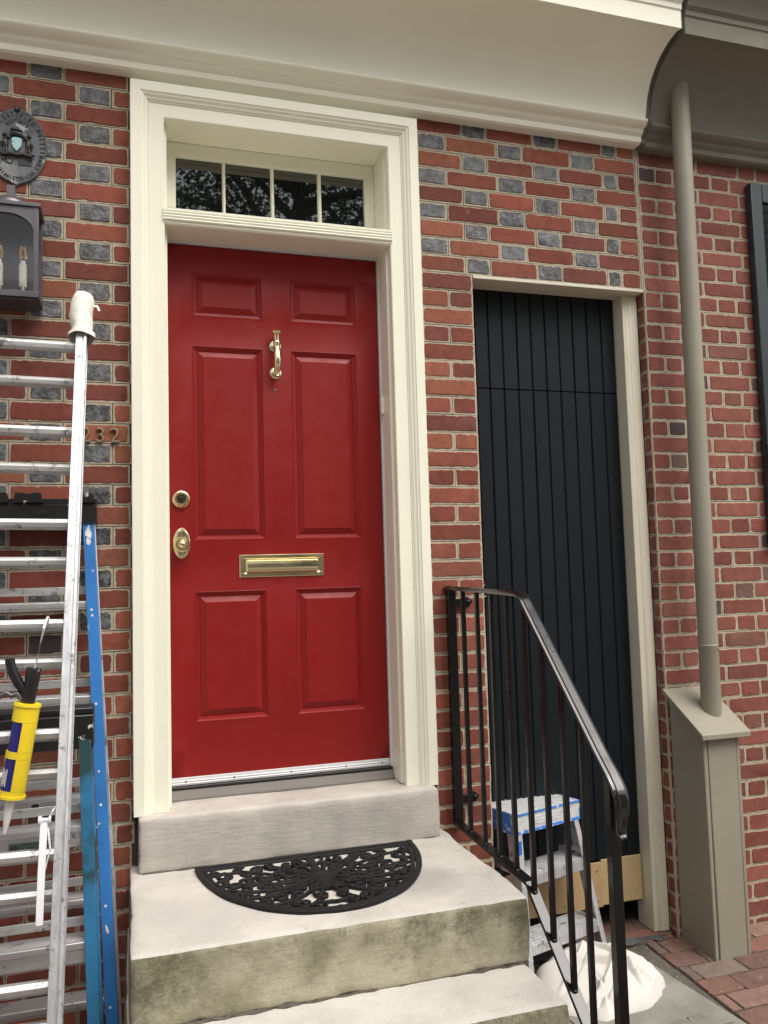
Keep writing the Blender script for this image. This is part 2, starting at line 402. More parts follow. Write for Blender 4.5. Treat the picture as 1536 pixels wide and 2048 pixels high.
# ------------------------------------------------------------------ brickwork
REDS = [(.225, .066, .044), (.20, .057, .038), (.25, .082, .052), (.165, .047, .034), (.275, .094, .055), (.18, .058, .043), (.21, .06, .04), (.24, .07, .046)]
GREYS = [(.060, .062, .066), (.045, .048, .052), (.08, .083, .09), (.035, .037, .04), (.07, .07, .072)]
PURPLES = [(.11, .07, .062), (.13, .072, .06), (.085, .058, .057)]
def jit(c, a=.12):
    k = 1+rnd.uniform(-a, a); return tuple(x*k*(1+rnd.uniform(-.04, .04)) for x in c)
def brickwork(mb, cells, O, U, V, Nn, gap=.0072, proud=.002, groove=.0013):
    """each cell: mortar bed with a tooled groove round it, and an irregular brick face set in it"""
    O = Vector(O); U = Vector(U); V = Vector(V); Nn = Vector(Nn)
    P = lambda u, v, n: O+U*u+V*v+Nn*n
    for (u0, u1, v0, v1, kind) in cells:
        if u1-u0 < .018: continue
        g = groove*rnd.uniform(.5, 1.3); j = lambda: rnd.uniform(-.0006, .0006)
        a, b_, c, d = u0+g+j(), u1-g+j(), v0+g+j(), v1-g+j()
        h = rnd.uniform(-.0006, .0006)
        o = len(mb.v)
        for n in (-.008, h):
            for (uu, vv) in ((a, c), (b_, c), (b_, d), (a, d)): mb.v.append(P(uu, vv, n))
        mb.face((o+4, o+5, o+6, o+7), 2)
        for i in range(4): mb.face((o+i, o+(i+1) % 4, o+4+(i+1) % 4, o+4+i), 2)
        gl = kind == 'G'
        m = gap*rnd.uniform(.85, 1.2)
        a, b_, c, d = u0+m+j()*3, u1-m+j()*3, v0+m+j(), v1-m+j()
        if b_-a < .012: continue
        L = b_-a; Hh = d-c; rr = rnd.uniform(.003, .007); pts = []
        nl = max(5, int(L/.0085)); nh = 5
        for i in range(nl+1): pts.append((a+L*i/nl, c))
        for i in range(1, nh+1): pts.append((b_, c+Hh*i/nh))
        for i in range(1, nl+1): pts.append((b_-L*i/nl, d))
        for i in range(1, nh): pts.append((a, d-Hh*i/nh))
        cen = ((a+b_)/2, (c+d)/2); sd = rnd.uniform(0, 99); res = []
        amp = .0024 if not gl else .0030
        for (uu, vv) in pts:
            du = min(uu-a, b_-uu); dv = min(vv-c, d-vv)
            k = noise.noise((uu*55+sd, vv*55, sd))*amp+noise.noise((uu*190+sd, vv*190, sd))*amp*.9
            if du < 1e-6 and dv < 1e-6: k -= rr*.3
            elif rnd.random() < .03: k -= rnd.uniform(.001, .004)
            dx = uu-cen[0]; dy = vv-cen[1]
            sx = (1 if dx > 0 else -1) if du < 1e-6 else 0; sy = (1 if dy > 0 else -1) if dv < 1e-6 else 0
            res.append((uu+sx*k, vv+sy*k))
        pr = .0013+proud*rnd.uniform(.4, 1.2); n = len(res); o = len(mb.v)
        tilt = (rnd.uniform(-.006, .006), rnd.uniform(-.012, .012))
        for (uu, vv) in res: mb.v.append(P(uu, vv, -.003))
        for (uu, vv) in res: mb.v.append(P(uu, vv, pr*.55))
        for (uu, vv) in res:
            q = .0016; xx = uu+(q if uu < cen[0] else -q)*(abs(uu-cen[0]) > L/2-.004); yy = vv+(q if vv < cen[1] else -q)*(abs(vv-cen[1]) > Hh/2-.004)
            mb.v.append(P(xx, yy, pr+(xx-cen[0])*tilt[0]+(yy-cen[1])*tilt[1]))
        if kind == 'G': col = jit(rnd.choice(GREYS), .25)
        elif kind == 'P': col = jit(rnd.choice(PURPLES), .2)
        elif kind == 'T': col = jit(rnd.choice([(.17, .097, .076), (.20, .118, .094), (.15, .092, .074), (.15, .11, .09), (.19, .09, .07)]), .15)
        elif kind == 'W': col = jit(rnd.choice([(.20, .085, .062), (.24, .09, .068), (.23, .075, .055)]), .12)
        elif kind == 'N': col = jit(rnd.choice([(.22, .075, .056), (.20, .066, .05), (.24, .083, .063), (.18, .06, .047)]), .12)
        elif kind == 'B': col = jit((.185, .066, .047), .2)
        else: col = jit(rnd.choice(REDS), .16)
        mi = 1 if gl else 0
        mb.face([o+2*n+i for i in range(n)], mi, col)
        for i in range(n):
            k = (i+1) % n
            mb.face((o+i, o+k, o+n+k, o+n+i), mi, col); mb.face((o+n+i, o+n+k, o+2*n+k, o+2*n+i), mi, col)
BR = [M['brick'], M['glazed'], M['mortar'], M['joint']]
def clip(cells, u0, u1):
    o = []
    for a, b_, c, d, k in cells:
        a = max(a, u0); b_ = min(b_, u1)
        if b_-a > .02: o.append((a, b_, c, d, k))
    return o

GZ = -.80                                         # pavement level at the wall
def ground(y): return GZ+.05*min(0, y)
house = thing('brick_house', 'red brick row house with grey glazed headers, cream trim and a red front door', 'house', (0.4, 0.1, GZ))
wb = MB()
z0, p = 2.526, .0728
cells = []
for r in range(-1, 46):
    zb, zt = z0-p*r, z0-p*(r-1)
    per = .338
    s0 = (-.315 if r % 2 else -.478)              # a header starts here
    k = s0
    while k > -2.4: k -= per
    row = []
    while k < -.13:
        g = 'G' if r <= 27 else ('P' if rnd.random() < .12 else 'R')
        row.append((k, k+.116, zb, zt, g)); row.append((k+.116, k+per, zb, zt, 'R')); k += per
    cells += clip(row, -2.2, -.1315)
EV = [.979, 1.178, 1.289, 1.505, 1.622, 1.841, 1.912, 2.008]; EK = 'RGRGRGR'
OD = [.979, 1.105, 1.336, 1.457, 1.682, 1.801, 2.008]; OK_ = 'GRGRGR'
for r in range(-1, 9):
    zb, zt = z0-p*r, z0-p*(r-1)
    J, K = (EV, EK) if r % 2 == 0 else (OD, OK_)
    for i in range(len(J)-1): cells.append((J[i], J[i+1], zb, zt, K[i]))
for r in range(9, 46):
    zb, zt = z0-p*r, z0-p*(r-1)
    for a, b_ in (((.979, 1.205),) if r % 2 else ((.979, 1.099), (1.099, 1.205))): cells.append((a, b_, zb, zt, 'R'))
brickwork(wb, cells, (0, 0, 0), (1, 0, 0), (0, 0, 1), (0, -1, 0))
# pier reveal beside the alley door
brickwork(wb, [(.002, .115, z0-p*r, z0-p*(r-1), 'R') for r in range(9, 46)], (1.205, 0, 0), (0, 1, 0), (0, 0, 1), (1, 0, 0))
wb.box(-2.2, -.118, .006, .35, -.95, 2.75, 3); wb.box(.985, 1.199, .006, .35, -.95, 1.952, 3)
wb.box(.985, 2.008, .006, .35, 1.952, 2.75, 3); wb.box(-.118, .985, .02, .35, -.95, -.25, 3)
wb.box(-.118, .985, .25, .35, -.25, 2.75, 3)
# pointed mortar strip where the two houses meet
for i in range(12):
    a = 1.944+.636*i/12; wb.box(2.0085+rnd.uniform(-.001, .001), 2.019, -.001+rnd.uniform(-.0008, .0008), .05, a+.0006, a+.0524, 2)
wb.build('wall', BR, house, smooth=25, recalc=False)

# cornice: bed moulding, cove, fascia and crown
CP = [(0, 2.579), (-.046, 2.579), (-.056, 2.585), (-.060, 2.600), (-.058, 2.607), (-.066, 2.612), (-.074, 2.618), (-.080, 2.629), (-.088, 2.633), (-.092, 2.634), (-.105, 2.642), (-.113, 2.650), (-.115, 2.655), (-.111, 2.662), (-.098, 2.668), (-.098, 2.672)]
for i in range(1, 13):
    a = (i/12)*math.pi/2; CP.append((-.103-.245*(1-math.cos(a)), 2.672+.238*math.sin(a)))
CP += [(-.350, 2.910), (-.350, 2.905), (-.364, 2.904), (-.366, 2.975), (-.372, 2.980), (-.374, 3.0), (-.388, 3.012), (-.400, 3.04), (-.425, 3.07), (-.43, 3.09), (-.46, 3.12), (-.47, 3.14), (0, 3.14)]
cb = MB(); cb.prism(CP, YZ, -2.2, 2.006); cb.build('cornice', M['cream'], house, smooth=22)

# door casing with mitred corners
XI0, XI1, ZI = -.016, .846, 2.427; W_ = .118
CPR = [(0, .01), (0, -.026), (.003, -.029), (.052, -.029), (.054, -.033), (.058, -.034), (.061, -.040), (.068, -.043), (.073, -.049), (.080, -.052), (.083, -.056), (W_, -.056), (W_, .01)]
db = MB(); zb_ = -.066
for (d, y) in CPR:
    db.v += [Vector((XI0-d, y, zb_)), Vector((XI0-d, y, ZI+d)), Vector((XI1+d, y, ZI+d)), Vector((XI1+d, y, zb_))]
n = len(CPR)
for i in range(n):
    k = (i+1) % n
    for j in range(3): db.face((i*4+j, k*4+j, k*4+j+1, i*4+j+1))
db.face([i*4 for i in range(n)]); db.face([i*4+3 for i in range(n)][::-1])
db.build('door_casing', M['cream'], house, smooth=20)
# caulk bead along the casing edge
k_ = MB()
for x, s in ((-.1345, 1), (.9645, 1)):
    path = [(x+(.0006*math.sin(i*1.7)+rnd.uniform(-.001, .001)), -.001, -.06+2.62*i/60) for i in range(61)]
    k_.tube(path, [rnd.uniform(.002, .0042) for _ in path], 5)
k_.build('caulk_joint', M['mortar'], house)
# lining of the recess
jb = MB(); YD = .134
jb.box(XI0-.06, -.006, .0105, .20, -.064, ZI+.06); jb.box(.838, XI1+.06, .0105, .20, -.064, ZI+.06)
jb.box(-.0058, .8378, .0105, .20, ZI+.003, ZI+.06)
jb.box(-.0055, .012, .16, .20, -.02, 2.02); jb.box(.82, .8375, .16, .20, -.02, 2.02)
jb.build('door_jamb', M['cream'], house, bevel=.002)
jb = MB(); jb.box(.826, .8378, .085, .113, 1.372, 1.442); jb.build('jamb_block', M['cream'], house, bevel=.002)
ws = MB(); ws.box(.8325, .8379, .116, .1305, -.02, 2.018)
for z in (.25, .55, .85, 1.2, 1.5, 1.8): ws.lathe((.8324, .123, z), (-1, 0, 0), [(.0025, 0), (.0015, .001)], 8)
ws.box(-.0055, .8322, .114, .131, 2.0185, 2.0232)
ws.build('weather_strip', M['whitemetal'], house)
# transom bar
tb = MB()
pf = [(.2, 2.0245), (-.026, 2.0245), (-.031, 2.030), (-.031, 2.037)]
for zc in (2.043, 2.054, 2.065):
    for a in (-80, -40, 0, 40, 80): pf.append((-.034-.0055*math.cos(R(a)), zc+.005*math.sin(R(a))))
pf += [(-.031, 2.071), (-.036, 2.075), (-.036, 2.083), (-.028, 2.086), (.2, 2.09)]
tb.prism(pf, YZ, XI0-.0065, XI1+.0065); tb.build('transom_bar', M['cream'], house, smooth=25)
# transom window
sash = MB(); GX = [.034, .212, .2265, .404, .420, .597, .6145, .795]
zg0, zg1 = 2.165, 2.374
sash.box(-.0055, .8375, .140, .17, zg1, ZI+.002); sash.box(-.0055, .8375, .140, .17, 2.091, zg0)
sash.box(-.0055, GX[0], .1402, .17, zg0, zg1); sash.box(GX[7], .8375, .1402, .17, zg0, zg1)
for i in (1, 3, 5):
    xm = (GX[i]+GX[i+1])/2
    sash.prism([(GX[i], .16), (GX[i]+.002, .147), (xm-.003, .143), (xm+.003, .143), (GX[i+1]-.002, .147), (GX[i+1], .16)], lambda q, d: Vector((q[0], q[1], d)), zg0, zg1)
win = sash.build('transom_window', M['cream'], house, bevel=.0025)
for i in range(4):
    g = MB(); g.box(GX[2*i]-.001, GX[2*i+1]+.001, .158, .162, zg0-.001, zg1+.001); g.build('glass_pane', M['glass'], win, smooth=0)

# front door with six raised panels
XS = [(.088, .359), (.470, .740)]; ZS = [(.203, .684), (.876, 1.624), (1.738, 1.911)]
fd = MB(); DX0, DX1, DZ0, DZ1 = -.004, .832, 0.0, 2.017
xs = [DX0, XS[0][0], XS[0][1], XS[1][0], XS[1][1], DX1]; zs = [DZ0, ZS[0][0], ZS[0][1], ZS[1][0], ZS[1][1], ZS[2][0], ZS[2][1], DZ1]
for i in range(5):
    for j in range(7):
        if i in (1, 3) and j in (1, 3, 5): continue
        fd.quad((xs[i], YD, zs[j]), (xs[i+1], YD, zs[j]), (xs[i+1], YD, zs[j+1]), (xs[i], YD, zs[j+1]))
RING = [(0, 0), (.002, -.0015), (.004, .001), (.007, .004), (.011, .005), (.013, .0085), (.018, .0095), (.0185, .0125), (.041, .0025), (.0415, .001)]
for (a, b_) in XS:
    for (c, d) in ZS:
        o = len(fd.v)
        for (q, dy) in RING:
            fd.v += [Vector((a+q, YD+dy, c+q)), Vector((b_-q, YD+dy, c+q)), Vector((b_-q, YD+dy, d-q)), Vector((a+q, YD+dy, d-q))]
        for i in range(len(RING)-1):
            for j in range(4):
                k = (j+1) % 4; fd.face((o+4*i+j, o+4*i+k, o+4*i+4+k, o+4*i+4+j))
        i = len(RING)-1; fd.face([o+4*i+j for j in range(4)])
fd.quad((DX0, YD, DZ0), (DX0, YD+.04, DZ0), (DX0, YD+.04, DZ1), (DX0, YD, DZ1)); fd.quad((DX1, YD, DZ0), (DX1, YD, DZ1), (DX1, YD+.04, DZ1), (DX1, YD+.04, DZ0))
fd.quad((DX0, YD+.04, DZ0), (DX1, YD+.04, DZ0), (DX1, YD+.04, DZ1), (DX0, YD+.04, DZ1))
bm = None
door = fd.build('front_door', M['red'], house, smooth=12, recalc=False)
me = door.data; bm = bmesh.new(); bm.from_mesh(me); bmesh.ops.remove_doubles(bm, verts=bm.verts, dist=1e-5); bmesh.ops.recalc_face_normals(bm, faces=bm.faces); bm.to_mesh(me); bm.free()
# door furniture
k = MB(); k.lathe((.042, YD, 1.031), (0, -1, 0), [(.0335, 0), (.0335, .005), (.031, .009), (.0285, .010), (.027, .0155), (.0235, .019), (.0175, .0185), (.0165, .015)], 40, 0)
k.lathe((.042, YD, 1.031), (0, -1, 0), [(.0163, .0149), (.0163, .0155), (.001, .0157)], 24, 1); k.box(.0412, .0428, YD-.0185, YD-.0158, 1.0235, 1.032, 2)
k.lathe((.042, YD, 1.034), (0, -1, 0), [(.008, .0157), (.0075, .0185), (.0065, .0188)], 20, 1)
k.build('deadbolt', [M['brass'], M['dark_bronze'], M['dark_hole']], door)
k = MB(); k.lathe((.042, YD, .866), (0, -1, 0), [(1., 0), (1., .003), (.95, .007), (.80, .0095), (.3, .011)], 48, 0, sx=.0325, sz=.059)
k.build('knob_plate', M['brass'], door)
k = MB(); k.lathe((.042, YD, .860), (0, -1, 0), [(.014, .009), (.011, .02), (.011, .032), (.018, .036), (.026, .042), (.0285, .048), (.028, .054), (.024, .058), (.019, .0585), (.0165, .055), (.0155, .053), (.0125, .054), (.0115, .058), (.009, .0625), (.004, .065)], 40)
k.box(.038, .046, YD-.02, YD-.0095, .822, .84); k.build('door_knob', M['brass'], door)
# letter plate
k = MB(); lx0, lx1, lz0, lz1 = .256, .586, .7325, .8185
ringp = [(0, 0), (0, -.003), (.003, -.006), (.014, -.0065), (.017, -.005), (.019, -.005), (.0195, -.008), (.024, -.0125), (.030, -.013)]
o = len(k.v)
for (q, dy) in ringp:
    qx = q*1.25 if q > .01 else q
    k.v += [Vector((lx0+qx, YD+dy, lz0+q)), Vector((lx1-qx, YD+dy, lz0+q)), Vector((lx1-qx, YD+dy, lz1-q)), Vector((lx0+qx, YD+dy, lz1-q))]
for i in range(len(ringp)-1):
    for j in range(4):
        kk = (j+1) % 4; k.face((o+4*i+j, o+4*i+kk, o+4*i+4+kk, o+4*i+4+j))
i = len(ringp)-1; k.face([o+4*i+j for j in range(4)])
for x in (lx0+.0105, lx1-.0105):
    for z in (lz0+.0125, lz1-.0125): k.lathe((x, YD-.0062, z), (0, -1, 0), [(.0042, 0), (.0035, .0012), (.0012, .0016)], 12, 1)
k.build('letter_plate', [M['brass'], M['bronze']], door, smooth=15)
k = MB(); fp = [(-.008, .749), (-.0145, .7495), (-.0175, .752)]+[(-.0175-.0035*math.sin(math.pi*i/8)-.002*i/8, .754+.036*i/8) for i in range(9)]+[(-.0165, .7915), (-.0165, .7935), (-.0195, .7955), (-.0205, .7985), (-.018, .8015), (-.012, .8025), (-.008, .8025)]
k.prism([(YD+a, b_) for a, b_ in fp], YZ, .2845, .5575); k.build('letter_flap', M['brass'], door, smooth=35)
# knocker
k = MB(); kx = .409
for z in (1.637, 1.530): k.lathe((kx, YD, z), (0, -1, 0), [(.0235, 0), (.0235, .003), (.0205, .006), (.010, .0075), (.008, .012), (.007, .03)], 28)
k.tube([(kx, YD-.026, 1.637), (kx, YD-.034, 1.637), (kx+.0006, YD-.036, 1.637)], [.0095, .013, .0095], 14)
ky = YD-.036
k.lathe((kx, ky, 1.624), (0, 0, 1), [(.012, 0), (.0135, .002), (.0135, .005), (.011, .007), (.013, .011), (.0155, .017), (.0135, .024), (.0105, .027), (.0105, .042), (.0115, .048), (.0125, .051), (.010, .053), (.010, .055)], 18)
k.lathe((kx, ky, 1.679), (0, 0, 1), [(.0145, 0), (.016, .004), (.0175, .0075), (.004, .009)], 18, sx=1.15)
path = []; rs = []
for i in range(15):
    f = i/14; path.append((kx, ky-.018*math.sin(f*math.pi)*(.4+.6*f), 1.622-.088*f)); rs.append((.0135+.0032*math.sin(f*math.pi*.8))*(1-.2*f))
k.tube(path, rs, 16)
k.lathe((kx, ky+.002, 1.508), (0, 0, 1), [(.004, 0), (.0135, .0015), (.012, .005), (.008, .008), (.0085, .017), (.012, .020), (.0115, .026), (.009, .029)], 18)
k.tube([(kx, YD-.012, 1.521), (kx, ky, 1.521)], .008, 12)
k.build('door_knocker', M['brass'], door, smooth=40)
k = MB(); k.lathe((.405, YD, 1.4625), (0, -1, 0), [(.0048, 0), (.0046, .0018), (.003, .0022)], 16, 0); k.lathe((.405, YD-.0021, 1.4625), (0, -1, 0), [(.0026, 0), (.0024, .0005)], 12, 1)
k.build('door_viewer', [M['bronze'], M['dark_hole']], door)
k = MB(); k.prism([(YD-.001, -.020), (YD-.006, -.020), (YD-.0075, -.013), (YD-.0055, -.010), (YD-.0075, -.005), (YD-.0055, -.002), (YD-.006, .007), (YD-.001, .008)], YZ, -.003, .831)
for x in (.05, .225, .44, .655, .80): k.lathe((x, YD-.0066, -.0065), (0, -1, 0), [(.0042, 0), (.003, .002), (.001, .0022)], 10, 1)
k.build('door_sweep', [M['whitemetal'], M['bronze']], door, smooth=20)
k = MB(); k.prism([(.2, -.021), (.120, -.0225), (.118, -.026), (.112, -.0265), (.110, -.0315), (.103, -.032), (.098, -.040), (.090, -.052), (.086, -.058), (.086, -.0655), (.2, -.0655)], YZ, -.0057, .8377)
k.build('threshold', M['wood_grey'], house, smooth=15)

k = MB(); k.box(-.0052, .8372, .1215, .128, -.0224, -.0195); k.box(-.0052, .8372, .104, .1195, -.0268, -.0235); k.build('threshold_shade_strip', M['dark_hole'], house)  # dark metal strip, and the shade of the gap under the sweep painted dark
# alley door
ad = MB(); AX = [1.199, 1.258, 1.320, 1.386, 1.454, 1.522, 1.590, 1.657, 1.726, 1.798, 1.869, 1.939]
for (za, zb2) in ((-.492, 1.5000), (1.5055, 1.95)):
    pts = []
    for i in range(len(AX)-1):
        a, b_ = AX[i], AX[i+1]
        pts += [(a, .1265), (a+.0012, .1265), (a+.0055, .1195+rnd.uniform(-.0008, .0008)), (b_-.0055, .1195+rnd.uniform(-.0008, .0008)), (b_-.0012, .1265)]
    pts += [(AX[-1], .1265), (AX[-1], .16), (AX[0], .16)]
    ad.prism(pts, lambda q, d: Vector((q[0], q[1], d)), za, zb2)
ad.box(1.2, 1.94, .129, .16, 1.4995, 1.506)
alley = ad.build('alley_door', M['black_door'], house, smooth=15)
k = MB(); k.box(1.30, 1.738, .105, .1185, -.678, -.499)
for x in (1.345, 1.56, 1.715):
    for z in (-.53, -.65): k.lathe((x, .105, z), (0, -1, 0), [(.006, 0), (.005, .002), (.002, .0025)], 10, 1)
k.build('kick_board', [M['ply'], M['bronze']], alley, bevel=.0015)
k = MB(); k.box(1.741, 1.936, .112, .1255, -.675, -.4915); k.build('kick_board', M['ply_old'], alley, bevel=.0015)
k = MB()
k.lathe((1.245, .119, .676), (0, -1, 0), [(.022, 0), (.02, .004), (.006, .006), (.006, .012)], 18)
k.tube([(1.245+.024*math.sin(2*math.pi*i/20), .100, .672-.024+.024*math.cos(2*math.pi*i/20)) for i in range(21)], .0045, 8)
k.build('ring_pull', M['iron'], alley)
k = MB(); k.box(1.2, 1.255, .105, .119, .12, .15); k.box(1.2, 1.235, .100, .119, .19, .27); k.build('door_latch', M['iron'], alley, bevel=.003)
k = MB(); k.prism([(1.9405, .05), (1.9405, .165), (2.012, .165), (2.012, .046), (1.972, .046), (1.966, .053)], lambda q, d: Vector((q[0], q[1], d)), -.79, 1.928)
k.build('alley_door_frame', M['cream_old'], house, bevel=.003)
k = MB(); k.box(1.2065, 2.0175, -.003, .119, 1.9295, 1.9435); k.box(1.2065, 2.0175, .1265, .165, 1.9295, 1.96); k.build('lintel_board', M['cream_old'], house, bevel=.002)
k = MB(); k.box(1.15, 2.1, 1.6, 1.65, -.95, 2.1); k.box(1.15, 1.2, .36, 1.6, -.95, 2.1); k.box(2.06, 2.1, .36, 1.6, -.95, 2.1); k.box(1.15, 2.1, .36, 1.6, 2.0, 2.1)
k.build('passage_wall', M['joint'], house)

# ------------------------------------------------------------------ neighbouring house
nb = thing('brick_house', 'plain red brick row house with olive grey cornice and dark shutter behind the downspout', 'house', (2.9, 0.2, GZ))
wb = MB(); cells = []; q = .0713
A_ = [2.021, 2.109, 2.2, 2.405, 2.508, 2.73, 2.833, 3.055, 3.158, 3.38]; B_ = [2.021, 2.222, 2.333, 2.556, 2.66, 2.882, 2.985, 3.207, 3.31, 3.4]
ret = []
for k in range(-21, 29):
    zb = 1.151-q*k; zt = zb+q
    J = A_ if k % 2 == 0 else B_
    for i in range(len(J)-1):
        hd = J[i+1]-J[i] < .13
        kind = 'N'
        x = rnd.random()
        if hd and x < .11: kind = 'P'
        elif hd and x < .26: kind = 'W'
        elif not hd and x < .10: kind = 'W'
        jj = rnd.uniform(-.006, .006) if 0 < i else 0
        cells.append((J[i], J[i+1], zb, zt, kind))
    if zt < 1.99: ret.append((.002, .05 if k % 2 else .105, zb, zt, 'B')); ret.append(((.05 if k % 2 else .105), .19, zb, zt, 'B'))
brickwork(wb, cells, (0, 0, 0), (1, 0, 0), (0, 0, 1), (0, -1, 0), gap=.0068, groove=.0009)
brickwork(wb, [c for c in ret], (2.021, 0, 0), (0, 1, 0), (0, 0, 1), (-1, 0, 0), gap=.0062)
wb.box(2.027, 3.4, .006, .4, -.95, 2.75, 3)
wb.build('wall', BR, nb, smooth=25, recalc=False)
cb = MB(); cb.prism([(y*.985+.003 if y < 0 else y, z-.012) for y, z in CP], YZ, 2.030, 3.4); cb.build('cornice', M['olive_dark'], nb, smooth=22)
k = MB(); k.prism([(y*.955+.001 if y < 0 else y, z+.012*(y < -.1)) for y, z in CP], YZ, 2.0065, 2.0298); k.build('cornice_joint', M['olive_dark'], nb, smooth=22)
# shutter, open against the wall
k = MB(); sx0, sx1, sz0, sz1 = 2.588, 2.98, .80, 2.478; ys = -.045
k.box(sx0, sx0+.062, ys, -.008, sz0, sz1); k.box(sx1-.062, sx1, ys, -.008, sz0, sz1)
for a, b_ in ((sz1-.09, sz1), (sz0, sz0+.12), (1.55, 1.65)): k.box(sx0+.0625, sx1-.0625, ys+.0005, -.008, a, b_)
sh = k.build('shutter', M['shutter'], nb, bevel=.004)
k = MB()
for (a, b_) in ((.93, 1.54), (1.66, 2.38)):
    n_ = int((b_-a)/.045)
    for i in range(n_):
        zc = a+(i+.5)*(b_-a)/n_
        k.beam((sx0+.063, ys+.016, zc), (sx1-.063, ys+.016, zc), .008, .048, up=(0, -.6, .8))
k.build('louver', M['shutter'], sh)
k = MB(); k.box(sx0-.006, sx0+.09, ys-.008, ys-.0005, 1.215, 1.25); k.lathe((sx0-.004, ys-.003, 1.2), (0, 0, 1), [(.008, 0), (.008, .065)], 10); k.build('hinge', M['iron'], sh, bevel=.002)

# ------------------------------------------------------------------ downspout
ds = thing('downspout', 'olive grey round downspout running into a boxed wooden cover at the pavement', 'downspout', (2.12, -.11, GZ))
k = MB(); PX, PY = 2.148, -.128
path = [(PX+.018, PY+.01, 2.93), (PX+.016, PY, 2.8), (PX, PY, .402)]
k.tube(path, .0395, 28, up=(0, 1, .1))
k.tube([(PX, PY, .404), (PX, PY, .400), (PX, PY, .398), (PX-.003, PY, .06)], [.0395, .0415, .0405, .040], 28, up=(0, 1, .1))
k.lathe((PX+.02, PY-.0365, .385), (.3, -1, 0), [(.005, 0), (.004, .004), (.001, .005)], 10)
k.build('pipe', M['olive'], ds, smooth=50)
k = MB(); bx0, bx1, by = 2.032, 2.204, -.212; sl = .62
topz = lambda y: .062-(y-by)*-sl
k.prism([(by, ground(by)-.02), (by, topz(by)), (-.004, topz(-.004)), (-.004, ground(0)-.02)], YZ, bx0, bx0+.018)
k.prism([(by, ground(by)-.02), (by, topz(by)), (-.004, topz(-.004)), (-.004, ground(0)-.02)], YZ, bx1-.018, bx1)
k.box(bx0+.020, bx1-.020, by-.003, by+.016, ground(by)-.02, topz(by)-.002)
k.build('pipe_cover', M['olive'], ds, bevel=.004)
k = MB(); t0 = by-.035
k.prism([(t0, topz(t0)), (t0, topz(t0)+.022), (.0, topz(0)+.022), (.0, topz(0))], YZ, bx0-.028, bx1+.03)
k.build('cover_lid', M['olive'], ds, bevel=.003)

# ------------------------------------------------------------------ ground
k = MB(); pav = []
for i in range(-2, 34):
    y1 = -.003-.103*i; y0_ = y1-.103
    if y1 < -2.6: break
    x = -2.4+(.1 if i % 2 else 0)
    while x < 3.9:
        pav.append((x, x+.205, y0_, y1)); x += .205
LX0, LX1, LY0, LY1 = 1.28, 1.835, -.62, -.052
LR = Matrix.Translation((LX1, LY0, 0)) @ Matrix.Rotation(R(5), 4, 'Z') @ Matrix.Translation((-LX1, -LY0, 0))
cl = []
for (a, b_, c, d) in pav:
    if d > .03 and not (1.2 < a < 2.0): continue
    if b_ > LX0-.01 and a < LX1+.02 and d > LY0-.01 and c < LY1+.02:
        if a < LX1 and b_ > LX1+.05 and LY0 < (c+d)/2 < LY1: cl.append((LX1+.022, b_, c, d, 'T'))
        elif b_ <= LX1+.03 and (c+d)/2 < LY1: continue
        elif (c+d)/2 >= LY1 or a >= LX1: cl.append((a, b_, c, d, 'T'))
        continue
    cl.append((a, b_, c, d, 'T'))
Ux = Vector((1, 0, 0)); Vy = Vector((0, 1, .05)).normalized(); Nz = Vector((0, -.05, 1)).normalized()
brickwork(k, cl, (0, 0, GZ), Ux, Vy, Nz, gap=.0035, proud=.003, groove=.0025)
k.quad((-2.5, -2.6, ground(-2.6)-.006), (4, -2.6, ground(-2.6)-.006), (4, 0.01, GZ-.006), (-2.5, .01, GZ-.006), 3)
structure(k.build('sidewalk', [M['paver'], M['glazed'], M['sand'], M['sand']], recalc=False))
k = MB(); fe = [(1.19+.84*i/24, (.03 if i > 21 else -.015)+.045*noise.noise((i*.45, 3.3, 1.2))+.012*noise.noise((i*1.7, 8.1, 1.4))) for i in range(25)]
for i in range(24): k.quad((fe[i][0], fe[i][1], GZ+.0062), (fe[i+1][0], fe[i+1][1], GZ+.0062), (fe[i+1][0], 1.6, GZ+.012), (fe[i][0], 1.6, GZ+.012))
structure(k.build('passage_floor', M['darkfloor']))
k = MB()
for i in range(150):        # paint flakes and grit
    x = rnd.uniform(1.2, 2.6); y = rnd.gauss(-.12, .16)
    if y > .12 or y < -.7 or (2.02 < x < 2.22 and y > -.23): continue
    zz = (GZ if y > 0 else ground(y))+.0078; r_ = rnd.choice((.0010, .0014, .0018, .0022, .0045)); a_ = rnd.uniform(0, 6)
    k.add([Vector((x+r_*rnd.uniform(.6, 1.2)*math.cos(a_+q_*1.257), y+r_*rnd.uniform(.6, 1.2)*math.sin(a_+q_*1.257), zz)) for q_ in range(5)], [(0, 1, 2, 3, 4)])
o = k.build('paint_flakes', M['nozzle'], smooth=0); o['kind'] = 'stuff'
k = MB(); k.quad((-150, -150, -1.09), (150, -150, -1.09), (150, 150, -1.09), (-150, 150, -1.09)); structure(k.build('ground', M['asphalt']))
k = MB(); k.box(-30, 30, -2.76, -2.605, -1.1, -.925); structure(k.build('kerb', M['concrete'], bevel=.01))
k = MB(); k.quad((-30, -9, -1.05), (30, -9, -1.05), (30, -2.76, -1.05), (-30, -2.76, -1.05)); structure(k.build('street', M['asphalt']))
